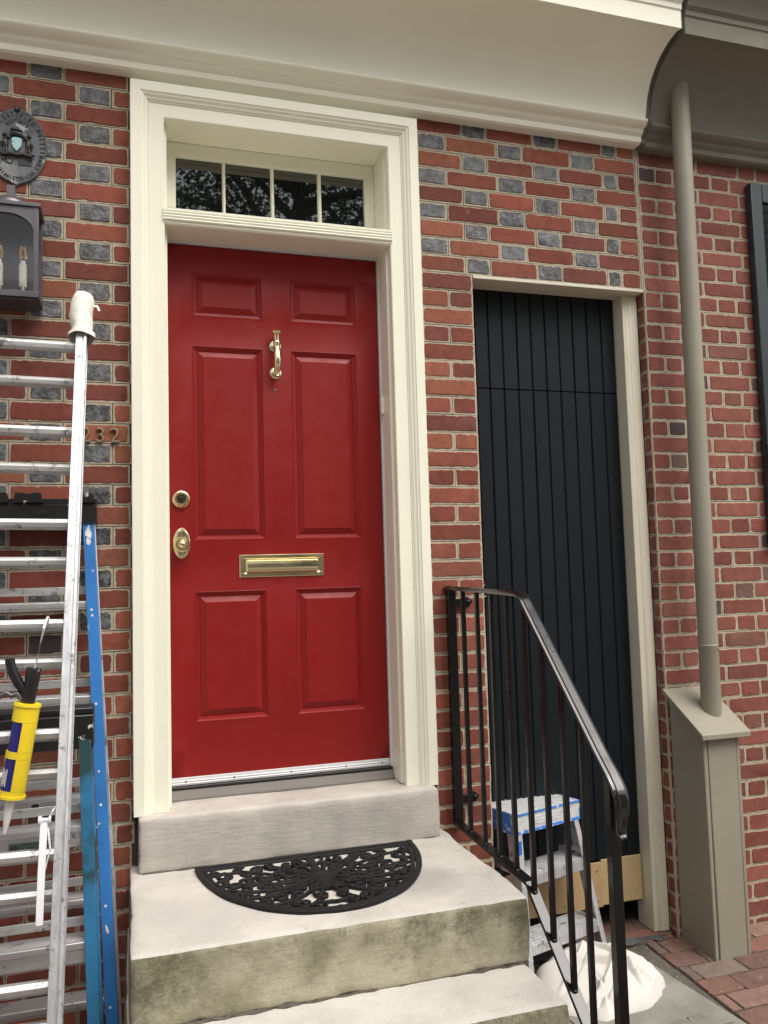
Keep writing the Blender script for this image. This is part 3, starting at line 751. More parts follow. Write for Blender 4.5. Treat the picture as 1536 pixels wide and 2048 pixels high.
# utility lid
k = MB(); zl = ground(-.3)+.004
k.box(LX0, LX1, LY0, LY1, zl-.05, zl-.002, 0, mat=LR); k.box(LX0+.03, LX1-.03, LY0+.03, LY1-.03, zl-.01, zl+.003, 0, mat=LR)
k.box(1.62, 1.70, -.33, -.322, zl+.002, zl+.0045, 1, mat=LR)
xx = 1.62
for ch in 'WATER':
    vs_, fs = glyph(ch, .038, .0007)
    k.add([LR @ Vector((xx+v.x, -.53+v.y, zl+.0035+v.z)) for v in vs_], fs, 0); xx += .027
k.box(1.70, 1.74, -.21, -.195, zl+.002, zl+.004, 1, mat=LR)
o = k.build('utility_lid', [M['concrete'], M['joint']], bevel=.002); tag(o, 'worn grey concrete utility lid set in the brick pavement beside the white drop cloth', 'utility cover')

# ------------------------------------------------------------------ front steps
def stone_block(name, x0, x1, y0, y1, z0_, z1_, parent, mats, amp=.004, bev=.010):
    bm = bmesh.new(); bmesh.ops.create_cube(bm, size=1)
    for v in bm.verts: v.co = Vector((x0+(v.co.x+.5)*(x1-x0), y0+(v.co.y+.5)*(y1-y0), z0_+(v.co.z+.5)*(z1_-z0_)))
    for ax, st in ((0, .03), (1, .03), (2, .03)):
        lo = (x0, y0, z0_)[ax]; hi = (x1, y1, z1_)[ax]
        nn = max(1, int((hi-lo)/st))
        cuts = [lo+bev, hi-bev, lo+bev*.3, hi-bev*.3]+[lo+(hi-lo)*i/nn for i in range(1, nn)]
        for cc in cuts:
            pt = [0, 0, 0]; pt[ax] = cc; nrm = [0, 0, 0]; nrm[ax] = 1
            bmesh.ops.bisect_plane(bm, geom=bm.verts[:]+bm.edges[:]+bm.faces[:], plane_co=pt, plane_no=nrm)
    for v in bm.verts:
        co = v.co; lo = Vector((x0, y0, z0_)); hi = Vector((x1, y1, z1_))
        b2 = bev*(1+.7*noise.noise(co*9)); cl_ = Vector([min(max(co[i], lo[i]+b2), hi[i]-b2) for i in range(3)])
        dd = co-cl_
        if dd.length > 1e-6: co = cl_+dd.normalized()*min(dd.length, b2)
        nn = noise.noise(co*3.1)*amp+noise.noise(co*14)*amp*.45
        dirn = norm(dd) if dd.length > 1e-6 else Vector((0, 0, 0))
        chip = max(0, noise.noise(co*22+Vector((5, 1, 2)))-.35)*.02 if (abs(dd.y) > 1e-6)+(abs(dd.z) > 1e-6)+(abs(dd.x) > 1e-6) >= 2 else 0
        v.co = co+dirn*(nn-chip)
    me = bpy.data.meshes.new(name)
    for f in bm.faces:
        f.material_index = 0 if (f.normal.z > .55 or len(mats) == 1) else 1; f.smooth = True
    bm.to_mesh(me); bm.free()
    for m_ in mats: me.materials.append(m_)
    o = bpy.data.objects.new(name, me); COL.objects.link(o); adopt(o, parent); return o
st = thing('front_steps', 'pale stone front steps with mossy risers below the red door', 'steps', (.42, -.5, GZ))
sill = stone_block('sill_stone', -.121, .953, -.092, .2, -.250, -.066, st, [M['stone']], .003, .012)
stone_block('step', -.150, .998, -.722, .018, -.440, -.246, st, [M['tread'], M['mossy']], .006, .016)
stone_block('step', -.160, .985, -.965, .0, -.630, -.436, st, [M['tread'], M['mossy']], .006, .016)
stone_block('step', -.165, .985, -1.21, .0, -.87, -.628, st, [M['tread'], M['mossy']], .006, .016)
k = MB()
path = [(-.13+1.1*i/40, -.715+.004*math.sin(i*2.1), -.4375+rnd.uniform(-.003, .003)) for i in range(41)]
k.tube(path, [rnd.uniform(.005, .010) for _ in path], 6); k.build('mortar_joint', M['sand'], st)
path = [(-.11+1.04*i/40, -.093+.002*math.sin(i*2.1), -.247) for i in range(41)]
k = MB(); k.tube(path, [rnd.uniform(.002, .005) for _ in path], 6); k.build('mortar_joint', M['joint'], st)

# ------------------------------------------------------------------ door mat
mc = (.444, -.118); ma, mbb = .384, .517; mz = -.2445
k = MB(); hcount = [0]
def ribbon(pts, wd=.0108, h=.008, closed=False, taper=False):
    hcount[0] += 1; hh = h+((hcount[0]*7) % 11)*.00023
    prof = [(-wd/2, 0), (-wd/2, hh*.75), (-wd*.28, hh), (wd*.28, hh), (wd/2, hh*.75), (wd/2, 0)]
    n_ = len(pts); scl = [(1-.35*(i/n_) if taper else 1, 1) for i in range(n_)]
    k.sweep([(mc[0]+u, mc[1]-v, mz) for u, v in pts], prof, up=(0, 0, 1), caps=True, scales=scl)
def ball(u, v, r=.011): k.lathe((mc[0]+u, mc[1]-v, mz), (0, 0, 1), [(r, 0), (r, .006), (r*.75, .0095), (r*.3, .0108)], 12)
def arc(a, b_, t0=0., t1=math.pi, n_=64): return [(a*math.cos(t0+(t1-t0)*i/n_), b_*math.sin(t0+(t1-t0)*i/n_)) for i in range(n_+1)]
ribbon(arc(ma-.010, mbb-.010), .020, .010); ribbon(arc(ma-.030, mbb-.030), .012, .008)
ribbon([(-ma, .010), (0, .010), (ma, .010)], .020, .0095); ribbon([(-ma+.02, .029), (0, .029), (ma-.02, .029)], .010, .0075)
def spiral(cx, cy, r0, r1, a0, turns, n_=30):
    return [(cx+(r0+(r1-r0)*i/n_)*math.cos(a0+turns*2*math.pi*i/n_), cy+(r0+(r1-r0)*i/n_)*math.sin(a0+turns*2*math.pi*i/n_)) for i in range(n_+1)]
def bez(p0, p1, p2, p3, n_=22):
    o = []
    for i in range(n_+1):
        f = i/n_; g = 1-f
        o.append(tuple(g**3*p0[j]+3*g*g*f*p1[j]+3*g*f*f*p2[j]+f**3*p3[j] for j in (0, 1)))
    return o
def both(fn):
    for s in (1, -1): fn(lambda pts: [(s*u, v) for u, v in pts], s)
HUB = (0, .235)
def half(fl, s):
    R_ = lambda pts, **kw: ribbon(fl(pts), **kw)
    B = lambda u, v, r=.010: ball(s*u, v, r)
    R_(bez(HUB, (.08, .22), (.16, .10), (.30, .085))); R_(spiral(.290, .118, .034, .010, -math.pi/2, .95)); B(.290, .118)
    R_(bez(HUB, (.06, .17), (.10, .07), (.19, .062))); R_(spiral(.185, .088, .026, .009, -math.pi/2, .9)); B(.185, .09)
    R_(bez(HUB, (.03, .16), (.03, .10), (.065, .055))); R_(spiral(.085, .075, .024, .008, math.pi, -.9)); B(.088, .078)
    R_(bez(HUB, (.10, .25), (.20, .22), (.315, .20))); R_(spiral(.305, .172, .030, .009, math.pi/2, -.95)); B(.303, .172)
    R_(bez((.06, .238), (.12, .30), (.22, .30), (.305, .235))); R_(bez((.13, .20), (.19, .155), (.23, .15), (.255, .175)))
    R_(spiral(.230, .190, .026, .008, 0, .9)); B(.228, .19)
    R_(bez(HUB, (.09, .30), (.16, .36), (.27, .32))); R_(spiral(.262, .292, .030, .009, math.pi/2, -.9)); B(.262, .292)
    R_(bez(HUB, (.05, .32), (.09, .41), (.20, .405))); R_(spiral(.195, .376, .030, .009, math.pi/2, -.9)); B(.195, .376)
    R_(bez(HUB, (.02, .32), (.02, .40), (.085, .452))); R_(spiral(.092, .425, .028, .009, math.pi/2+.2, -.9)); B(.092, .425)
    R_(bez((.015, .28), (.06, .34), (.06, .38), (.03, .40))); R_(spiral(.036, .378, .022, .008, math.pi/2, .85)); B(.04, .378)
    R_(bez((.0, .44), (.04, .42), (.05, .46), (.06, .482))); R_(bez((.13, .335), (.15, .30), (.20, .33), (.215, .355)))
    R_(bez((.335, .045), (.31, .06), (.345, .10), (.345, .14))); R_(bez((.345, .14), (.34, .20), (.33, .26), (.28, .345)))
    R_(bez((.28, .345), (.24, .40), (.18, .45), (.12, .475))); R_(bez((.10, .12), (.14, .13), (.16, .16), (.15, .19)))
    R_(spiral(.118, .148, .022, .008, -math.pi/2, .9)); B(.12, .148); R_(bez((.225, .045), (.25, .05), (.25, .08), (.24, .10)))
    R_(bez((.13, .25), (.17, .27), (.19, .26), (.2, .24))); B(.2, .243); R_(spiral(.33, .075, .022, .008, math.pi/2, .9)); B(.33, .075)
    R_(bez((.12, .36), (.13, .39), (.11, .41), (.13, .44))); R_(spiral(.155, .435, .02, .008, 0, .9)); B(.155, .436)
    R_(bez((.03, .21), (.08, .15), (.12, .13), (.13, .10))); R_(bez((.04, .03), (.045, .06), (.03, .09), (.012, .10)))
both(half)
used = [(0, .235), (.290, .118), (.185, .088), (.085, .075), (.305, .172), (.23, .19), (.262, .292), (.195, .376), (.092, .425), (.036, .378), (.118, .148), (.33, .075), (.155, .435), (.2, .243)]
gi = 0
for jv in range(1, 10):
    for iu in range(0, 8):
        u = .030+iu*.048+(.024 if jv % 2 else 0); v = .02+jv*.047
        if (u/(ma-.045))**2+(v/(mbb-.045))**2 > .94: continue
        if any(math.hypot(u-a, v-b_) < .038 for a, b_ in used): continue
        gi += 1
        for s_ in (1, -1):
            sp_ = spiral(u, v, .023, .008, gi*1.1, .85 if gi % 2 else -.85, 18); e_ = sp_[0]
            d_ = math.hypot(e_[0]-HUB[0], e_[1]-HUB[1]); q_ = ((e_[0]-HUB[0])/d_, (e_[1]-HUB[1])/d_)
            st_ = [(e_[0]-q_[0]*.05+q_[1]*.02, e_[1]-q_[1]*.05-q_[0]*.02), (e_[0]-q_[0]*.02, e_[1]-q_[1]*.02)]
            ribbon([(s_*a, b_) for a, b_ in st_+sp_], wd=.0095, h=.0072)
ribbon([(0, .03), (0, .10), (0, .2)], .026); ribbon([(0, .26), (0, .33)], .03, taper=True); ribbon([(0, .48), (0, .505)], .02)
k.lathe((mc[0], mc[1]-HUB[1], mz), (0, 0, 1), [(.040, 0), (.040, .007), (.034, .0115), (.01, .0125)], 24)
o = k.build('door_mat', M['rubber'], smooth=45); tag(o, 'black half round rubber scrollwork door mat lying on the top step', 'door mat')

# ------------------------------------------------------------------ stair railing
rl = thing('stair_railing', 'glossy black iron stair railing with square balusters beside the stone steps', 'railing', (1.05, -.55, GZ))
RX = 1.05
capp = [(-.020, 0), (-.022, .006), (-.019, .010), (-.012, .011), (-.010, .015), (.010, .015), (.012, .011), (.019, .010), (.022, .006), (.020, 0)]
k = MB()
path = [(RX, -.004, .672), (RX, -.30, .666), (RX, -.628, .657), (RX, -.648, .650), (RX, -.664, .634), (RX, -1.062, .248), (RX, -1.090, .222), (RX, -1.118, .198), (RX, -1.142, .172), (RX, -1.155, .145), (RX, -1.156, .115), (RX, -1.150, .088), (RX, -1.148, .066), (RX, -1.156, .052), (RX, -1.166, .050)]
scl = [(1, 1)]*7+[(1.05, 1), (1.05, 1), (1.0, 1), (.9, 1), (.75, .9), (.62, .8), (.5, .7), (.35, .5)]
k.sweep([(x, y, z-.010) for x, y, z in path], capp, fixed_side=(-1, 0, 0), scales=scl)
k.build('handrail', M['iron'], rl, smooth=40)
def bot(y): return -.222-.025*(-y)/.62 if y > -.62 else -.247-.86*(-y-.62)
def top(y): return .672-.015*(-y)/.63 if y > -.655 else .642-.97*(-y-.655)
k = MB(); bp = [(-.017, -.006), (-.017, .006), (.017, .006), (.017, -.006)]
k.sweep([(RX, -.02, bot(-.02)), (RX, -.62, bot(-.62)), (RX, -1.10, bot(-1.10))], bp, fixed_side=(1, 0, 0)); k.build('bottom_rail', M['iron'], rl, bevel=.0015)
for y in (-.152, -.280, -.405, -.527, -.648, -.762, -.872, -.972):
    k = MB(); k.box(RX-.0075, RX+.0075, y-.0075, y+.0075, bot(y)-.004, top(y)-(.012 if -.66 < y < -.6 else .002))
    k.lathe((RX, y, bot(y)+.006), (0, 0, 1), [(.0115, 0), (.010, .003), (.007, .005)], 8)
    k.build('baluster', M['iron_bar'], rl, bevel=.0012)
k = MB(); k.box(RX-.016, RX+.016, -.046, -.014, -.232, .673); k.build('wall_post', M['iron_bar'], rl, bevel=.002)
k = MB(); k.box(RX-.014, RX+.014, -1.126, -1.098, -.83, .19); k.build('newel_post', M['iron_bar'], rl, bevel=.002)
for z in (.612, -.136):
    k = MB(); k.box(RX+.0165, RX+.068, -.026, -.012, z-.014, z+.014)
    k.prism([(RX+.062, z+.018), (RX+.074, z+.022), (RX+.098, z), (RX+.074, z-.022), (RX+.062, z-.018)], XZ, -.016, -.001)
    k.lathe((RX+.078, -.016, z), (0, -1, 0), [(.010, 0), (.009, .005), (.004, .008)], 12)
    k.build('wall_bracket', M['iron_bar'], rl, bevel=.0015)

# ------------------------------------------------------------------ plaque
pq = thing('wall_plaque', 'oval grey cast iron historical plaque with pale blue shield, above the lantern', 'plaque', (-.515, -.005, 2.263))
PC = (-.5155, 2.263); pa, pb = .098, .136
k = MB(); prof = [(1., -.004), (1., -.010), (.97, -.0135), (.94, -.012), (.92, -.0105), (0.02, -.0105)]
o0 = len(k.v); ns = 56
def ov(i, sc_):
    a = 2*math.pi*i/ns; x = math.cos(a); y = math.sin(a)
    bump_ = 1+.075*math.exp(-((abs(a-math.pi*1.5))/.10)**2)+.04*math.exp(-((abs(a-math.pi*.5))/.10)**2)
    return (PC[0]+pa*x*sc_, PC[1]+pb*y*sc_*bump_)
for sc_, y in prof:
    for i in range(ns): x, z = ov(i, sc_); k.v.append(Vector((x, y, z)))
for j in range(len(prof)-1):
    for i in range(ns): a = o0+j*ns+i; b_ = o0+j*ns+(i+1) % ns; k.face((a, b_, b_+ns, a+ns))
k.face([o0+(len(prof)-1)*ns+i for i in range(ns)])
k.build('backplate', M['plaque'], pq, smooth=35)
k = MB()
def arc_text(txt, rx, rz, a0, a1, size, inward, xs=.62):
    n_ = len(txt)
    for i, ch in enumerate(txt):
        if ch == ' ': continue
        a = R(a0+(a1-a0)*i/(n_-1)); x = PC[0]+rx*math.cos(a); z = PC[1]+rz*math.sin(a)
        nx, nz = math.cos(a)/rx, math.sin(a)/rz; l = math.hypot(nx, nz); nx /= l; nz /= l
        upv = (-nx, -nz) if inward else (nx, nz); rt = (upv[1], -upv[0])
        vs_, fs = glyph(ch, size, .0016)
        k.add([Vector((x+rt[0]*v.x*xs+upv[0]*(v.y-size*.34), -.0115-v.z, z+rt[1]*v.x*xs+upv[1]*(v.y-size*.34))) for v in vs_], fs)
arc_text('CERTIFIED', .079, .116, 132, 48, .025, False); arc_text('RESTORED', .060, .092, 122, 56, .019, False)
arc_text('PHILADELPHIA', .083, .119, 166, 244, .021, True); arc_text('HISTORICAL', .083, .119, 250, 311, .021, True); arc_text('COMMISSION', .083, .119, 322, 392, .021, True)
for i, ch in enumerate('NO.'):
    vs_, fs = glyph(ch, .030, .0016); k.add([Vector((PC[0]-.041+i*.019+v.x, -.0115-v.z, PC[1]-.066+v.y)) for v in vs_], fs)
k.box(PC[0]+.004, PC[0]+.048, -.0125, -.0100, PC[1]-.069, PC[1]-.048)
k.build('lettering', M['plaque_dark'], pq, smooth=0)
k = MB()
for s in (-1, 1):       # supporters either side of the shield
    x = PC[0]+s*.037
    k.lathe((x, -.0105, PC[1]+.004), (0, -1, 0), [(1, 0), (.9, .005), (.5, .009), (.1, .0105)], 14, sx=.011, sz=.024)
    k.lathe((x+s*.002, -.0105, PC[1]+.037), (0, -1, 0), [(.0085, 0), (.0075, .005), (.003, .009)], 12)
    k.tube([(x, -.014, PC[1]+.022), (x-s*.009, -.018, PC[1]+.03), (x-s*.016, -.016, PC[1]+.026)], [.005, .004, .003], 8)
    k.tube([(x+s*.003, -.014, PC[1]+.016), (x+s*.013, -.017, PC[1]+.005), (x+s*.010, -.015, PC[1]-.012)], [.005, .0045, .003], 8)
    k.tube([(x-s*.003, -.014, PC[1]-.012), (x-s*.006, -.016, PC[1]-.03)], [.006, .0045], 8); k.tube([(x+s*.004, -.014, PC[1]-.012), (x+s*.006, -.016, PC[1]-.03)], [.006, .0045], 8)
k.tube([(PC[0]-.058, -.013, PC[1]-.028), (PC[0]-.04, -.017, PC[1]-.036), (PC[0]-.02, -.018, PC[1]-.031), (PC[0], -.018, PC[1]-.036), (PC[0]+.02, -.018, PC[1]-.031), (PC[0]+.04, -.017, PC[1]-.036), (PC[0]+.056, -.013, PC[1]-.028)], [.005, .006, .006, .007, .006, .006, .005], 8)
for s in (-1, 1): k.tube([(PC[0]+s*(.042+.010*math.cos(i*.5)), -.013, PC[1]-.042+.008*math.sin(i*.5)) for i in range(12)], .003, 7)
k.tube([(PC[0]-.022, -.013, PC[1]+.034), (PC[0]-.008, -.018, PC[1]+.044), (PC[0]+.012, -.017, PC[1]+.04), (PC[0]+.026, -.013, PC[1]+.033)], [.006, .008, .008, .005], 10)
k.tube([(PC[0]-.006, -.015, PC[1]+.042), (PC[0]-.014, -.018, PC[1]+.056), (PC[0]+.004, -.017, PC[1]+.06), (PC[0]+.018, -.016, PC[1]+.052)], [.006, .006, .005, .004], 8)
k.build('relief', M['plaque_dark'], pq, smooth=50)
k = MB(); k.lathe((PC[0], -.004, PC[1]+pb*.985), (0, -1, 0), [(.012, 0), (.011, .010), (.006, .016)], 12)
k.build('mounting_bolt', M['plaque_dark'], pq, smooth=50)
k = MB(); sp = [(-.017, .022), (-.009, .026), (0, .027), (.009, .026), (.017, .022), (.0165, .004), (.012, -.010), (.0, -.024), (-.012, -.010), (-.0165, .004)]
k.prism([(PC[0]+a, PC[1]+b_+.002) for a, b_ in sp], XZ, -.011, -.018); k.build('shield', M['shield'], pq, bevel=.001)

# ------------------------------------------------------------------ lantern
ln = thing('wall_lantern', 'aged pewter box lantern with arched glass front and two candle bulbs on brick wall', 'lantern', (-.53, -.02, 1.67))
lx0, lx1, ly0, ly1, lz0, lz1 = -.632, -.430, -.150, -.012, 1.672, 2.000
k = MB(); f = .016
for x in (lx0, lx1-f):
    k.box(x, x+f, ly0, ly0+f, lz0+.026, lz1-.012); k.box(x, x+f, ly1-f, ly1, lz0+.026, lz1-.012)
k.box(lx0+f, lx1-f, ly1-.004, ly1, lz0+.026, lz1-.012)
k.box(lx0-.002, lx1+.002, ly0-.002, ly1, lz0+.006, lz0+.026); k.box(lx0+.01, lx1-.01, ly0+.01, ly1, lz0, lz0+.006)
k.box(lx0-.006, lx1+.006, ly0-.006, ly1, lz1-.012, lz1)
arch = [(lx0+f, lz1-.012), (lx1-f, lz1-.012), (lx1-f, lz1-.10)]
for i in range(1, 16):
    a = math.pi*i/16; arch.append(((lx0+lx1)/2+(lx1-lx0-2*f)/2*math.cos(a), lz1-.10+.062*math.sin(a)))
arch.append((lx0+f, lz1-.10)); k.prism(arch, XZ, ly0+.002, ly0+.007)
k.box((lx0+lx1)/2-.07, (lx0+lx1)/2+.07, ly1-.03, ly1-.006, lz0+.026, lz0+.034)
k.build('lantern_frame', M['pewter'], ln, bevel=.0018)
k = MB(); cx_ = -.524; cy_ = -.08
k.lathe((cx_, cy_, lz1), (0, 0, 1), [(.064, 0), (.064, .008), (.060, .018), (.048, .030), (.030, .038), (.012, .041)], 28)
k.box(cx_-.013, cx_+.013, cy_-.006, cy_+.006, lz1+.038, lz1+.085); k.build('lantern_cap', M['pewter'], ln, smooth=40)
k = MB(); k.box(lx0+f, lx1-f, ly0+.009, ly0+.012, lz0+.027, lz1-.013); k.build('glass_pane', M['lamp_glass'], ln, smooth=0)
for x in (-.558, -.4845):
    k = MB(); k.lathe((x, cy_-.01, lz0+.034), (0, 0, 1), [(.016, 0), (.016, .018), (.0135, .022), (.0128, .023)], 18, 1); k.lathe((x, cy_-.01, lz0+.056), (0, 0, 1), [(.0125, 0), (.0125, .078), (.010, .080)], 18, 0)
    k.lathe((x, cy_-.01, lz0+.135), (0, 0, 1), [(.009, 0), (.0085, .012), (.005, .014)], 14, 2)
    c_ = k.build('candle_tube', [M['candle'], M['pewter'], M['whitemetal']], ln, smooth=40)
    k = MB(); k.lathe((x, cy_-.01, lz0+.148), (0, 0, 1), [(.007, 0), (.013, .014), (.015, .026), (.012, .042), (.006, .056), (.002, .064)], 16); k.build('bulb', M['bulb'], c_, smooth=60)
    k = MB()
    for s in (-1, 1): k.tube([(x+s*.004, cy_-.01, lz0+.152), (x+s*.006, cy_-.01, lz0+.172), (x+s*.004, cy_-.01, lz0+.196)], .0022, 6)
    k.build('filament', M['filament'], c_)

# ------------------------------------------------------------------ house number
hn = thing('house_number', 'small bronze house number digits fixed to the bricks beside the ladder rail', 'house number', (-.235, -.004, 1.245))
for ch, x in (('2', -.288), ('3', -.240), ('2', -.192)):
    k = MB(); vs_, fs = glyph(ch, .076, .004, .0012, -.0013); k.add([Vector((x+v.x*.95, -.0085-v.z, 1.219+v.y)) for v in vs_], fs); k.build('digit', M['bronze'], hn, smooth=40)

# ------------------------------------------------------------------ extension ladder
el = thing('extension_ladder', 'tall scuffed aluminium extension ladder leaning with one cloth wrapped rail end against the brick wall', 'ladder', (-.5, -.5, GZ))
th = R(16.2); dr = Vector((-.018, -math.sin(th), -math.cos(th))); nf = Vector((0, -math.cos(th), math.sin(th)))
def rung_pt(sec, kk):
    base = Vector((-.3068, -.240, 1.4885)) if sec == 0 else Vector((-.3125, -.210, 1.377))
    return base+dr*(.305*kk)
LW = .40
side = Vector((1, 0, -.018)).normalized()
def rail(sec, x_off, s_top, s_bot, mir, yoff, w_=.034, dp=.062):
    a = rung_pt(sec, 0)-dr*s_top+side*x_off; b_ = rung_pt(sec, 0)+dr*s_bot+side*x_off
    k_ = MB(); t_ = .0035
    # U channel, flanges turned outwards
    prof = [(0, -dp/2), (0, dp/2), (mir*w_*.55, dp/2), (mir*w_*.58, dp/2-.0025), (mir*w_*.66, dp/2-.0025), (mir*w_*.70, dp/2-.0005), (mir*w_*.92, dp/2-.0015), (mir*w_, dp/2-.005), (mir*w_, dp/2-.005-t_), (mir*t_, dp/2-.005-t_), (mir*t_, -dp/2+t_), (mir*w_, -dp/2+t_), (mir*w_, -dp/2)]
    o_ = len(k_.v)
    for q_ in (a, b_):
        for pu, pn in prof: k_.v.append(q_+side*pu+nf*pn)
    n_ = len(prof)
    for j in range(n_): k_.face((o_+j, o_+(j+1) % n_, o_+n_+(j+1) % n_, o_+n_+j))
    k_.face(list(range(o_, o_+n_))); k_.face(list(range(o_+n_, o_+2*n_))[::-1])
    return k_
k = rail(0, 0, .19, 2.42, 1, 0); k.build('rail', M['alu'], el, bevel=.0012)
k = rail(0, -LW, .19, 2.42, -1, 0); k.build('rail', M['alu'], el, bevel=.0012)
k = rail(1, -.001, .02, 2.25, 1, 0, .022, .05); k.build('rail', M['alu'], el, bevel=.0012)
k = rail(1, -LW+.001, .02, 2.25, -1, 0, .022, .05); k.build('rail', M['alu'], el, bevel=.0012)
rp = []
for i in range(16):
    a = 2*math.pi*(i+.5)/16; rr = .0178 if i % 2 else .0168
    rp.append((rr*math.cos(a), rr*.92*math.sin(a)))
for sec in (0, 1):
    for kk in range(8 if sec == 0 else 8):
        c = rung_pt(sec, kk)
        if c.z < -.75: continue
        k = MB(); k.sweep([c-side*(LW-.002), c-side*LW*.5, c-side*.001], rp, up=(0, 1, .3)); k.build('rung', M['alu_x'], el, smooth=15)
# rung lock hanging from the fly section
k = MB(); a = rung_pt(0, 5); c = rung_pt(0, 6); xo = -side*.028
pts = [a+dr*-.115, a+dr*-.02, a+dr*.08, a+dr*.135]
pts = [a+xo+nf*.018+dr*(-.085), a+xo+nf*.022+dr*(.0), a+xo+nf*.024+dr*.09, a+xo+nf*.014+dr*.165]
k.sweep(pts, [(-.009, -.003), (.009, -.003), (.009, .003), (-.009, .003)], up=nf)
k.lathe(pts[0]-side*.014, side, [(.012, 0), (.012, .006), (.006, .010), (.006, .024), (.011, .026), (.011, .031)], 14)
k.tube([pts[0]+side*.012, pts[0]+side*.02-dr*.02+nf*.008, pts[0]+side*.026-dr*.03], .0025, 6)
k.tube([pts[0]+side*.010+dr*.02, pts[0]+side*.018+dr*.07, pts[0]+side*.008+dr*.12], .003, 6)
k.build('rung_lock', M['whitemetal'], el, bevel=.001)
# cloth wrapped top end
def pad(x_off):
    k_ = MB(); n_ = 20; rows = []
    base = rung_pt(0, 0)+side*(x_off+.014)
    for j in range(13):
        f_ = j/12; s_ = .035+.175*f_
        ring = []
        for i in range(n_):
            a_ = 2*math.pi*i/n_
            r1 = .036+.006*math.sin(f_*9+a_)*.5+.005*noise.noise((a_*1.5, f_*7, 3))-.006*math.exp(-((f_-.18)/.1)**2)
            r2 = .046+.006*noise.noise((a_*2, f_*6, 8))
            if f_ > .8: kq = math.sqrt(max(0., 1-((f_-.8)/.215)**2)); r1 *= kq; r2 *= kq
            if f_ < .12: r1 *= 1.12+.1*math.sin(a_*5); r2 *= 1.06+.06*math.sin(a_*4)
            ring.append(base-dr*s_+side*r1*math.cos(a_)+nf*(r2*math.sin(a_)))
        rows.append(ring)
    o_ = len(k_.v)
    for r_ in rows: k_.v += r_
    for j in range(12):
        for i in range(n_): a_ = o_+j*n_+i; b2 = o_+j*n_+(i+1) % n_; k_.face((a_, b2, b2+n_, a_+n_))
    k_.face([o_+12*n_+i for i in range(n_)])
    t_ = base-dr*.165+side*.034
    k_.sweep([t_, t_+side*.012-dr*.002, t_+side*.020+dr*.016], [(-.004, -.0006), (.004, -.0006), (.004, .0006), (-.004, .0006)], up=nf)
    k_.build('cloth_pad', M['pad'], el, smooth=60)
pad(0); pad(-LW-.028)

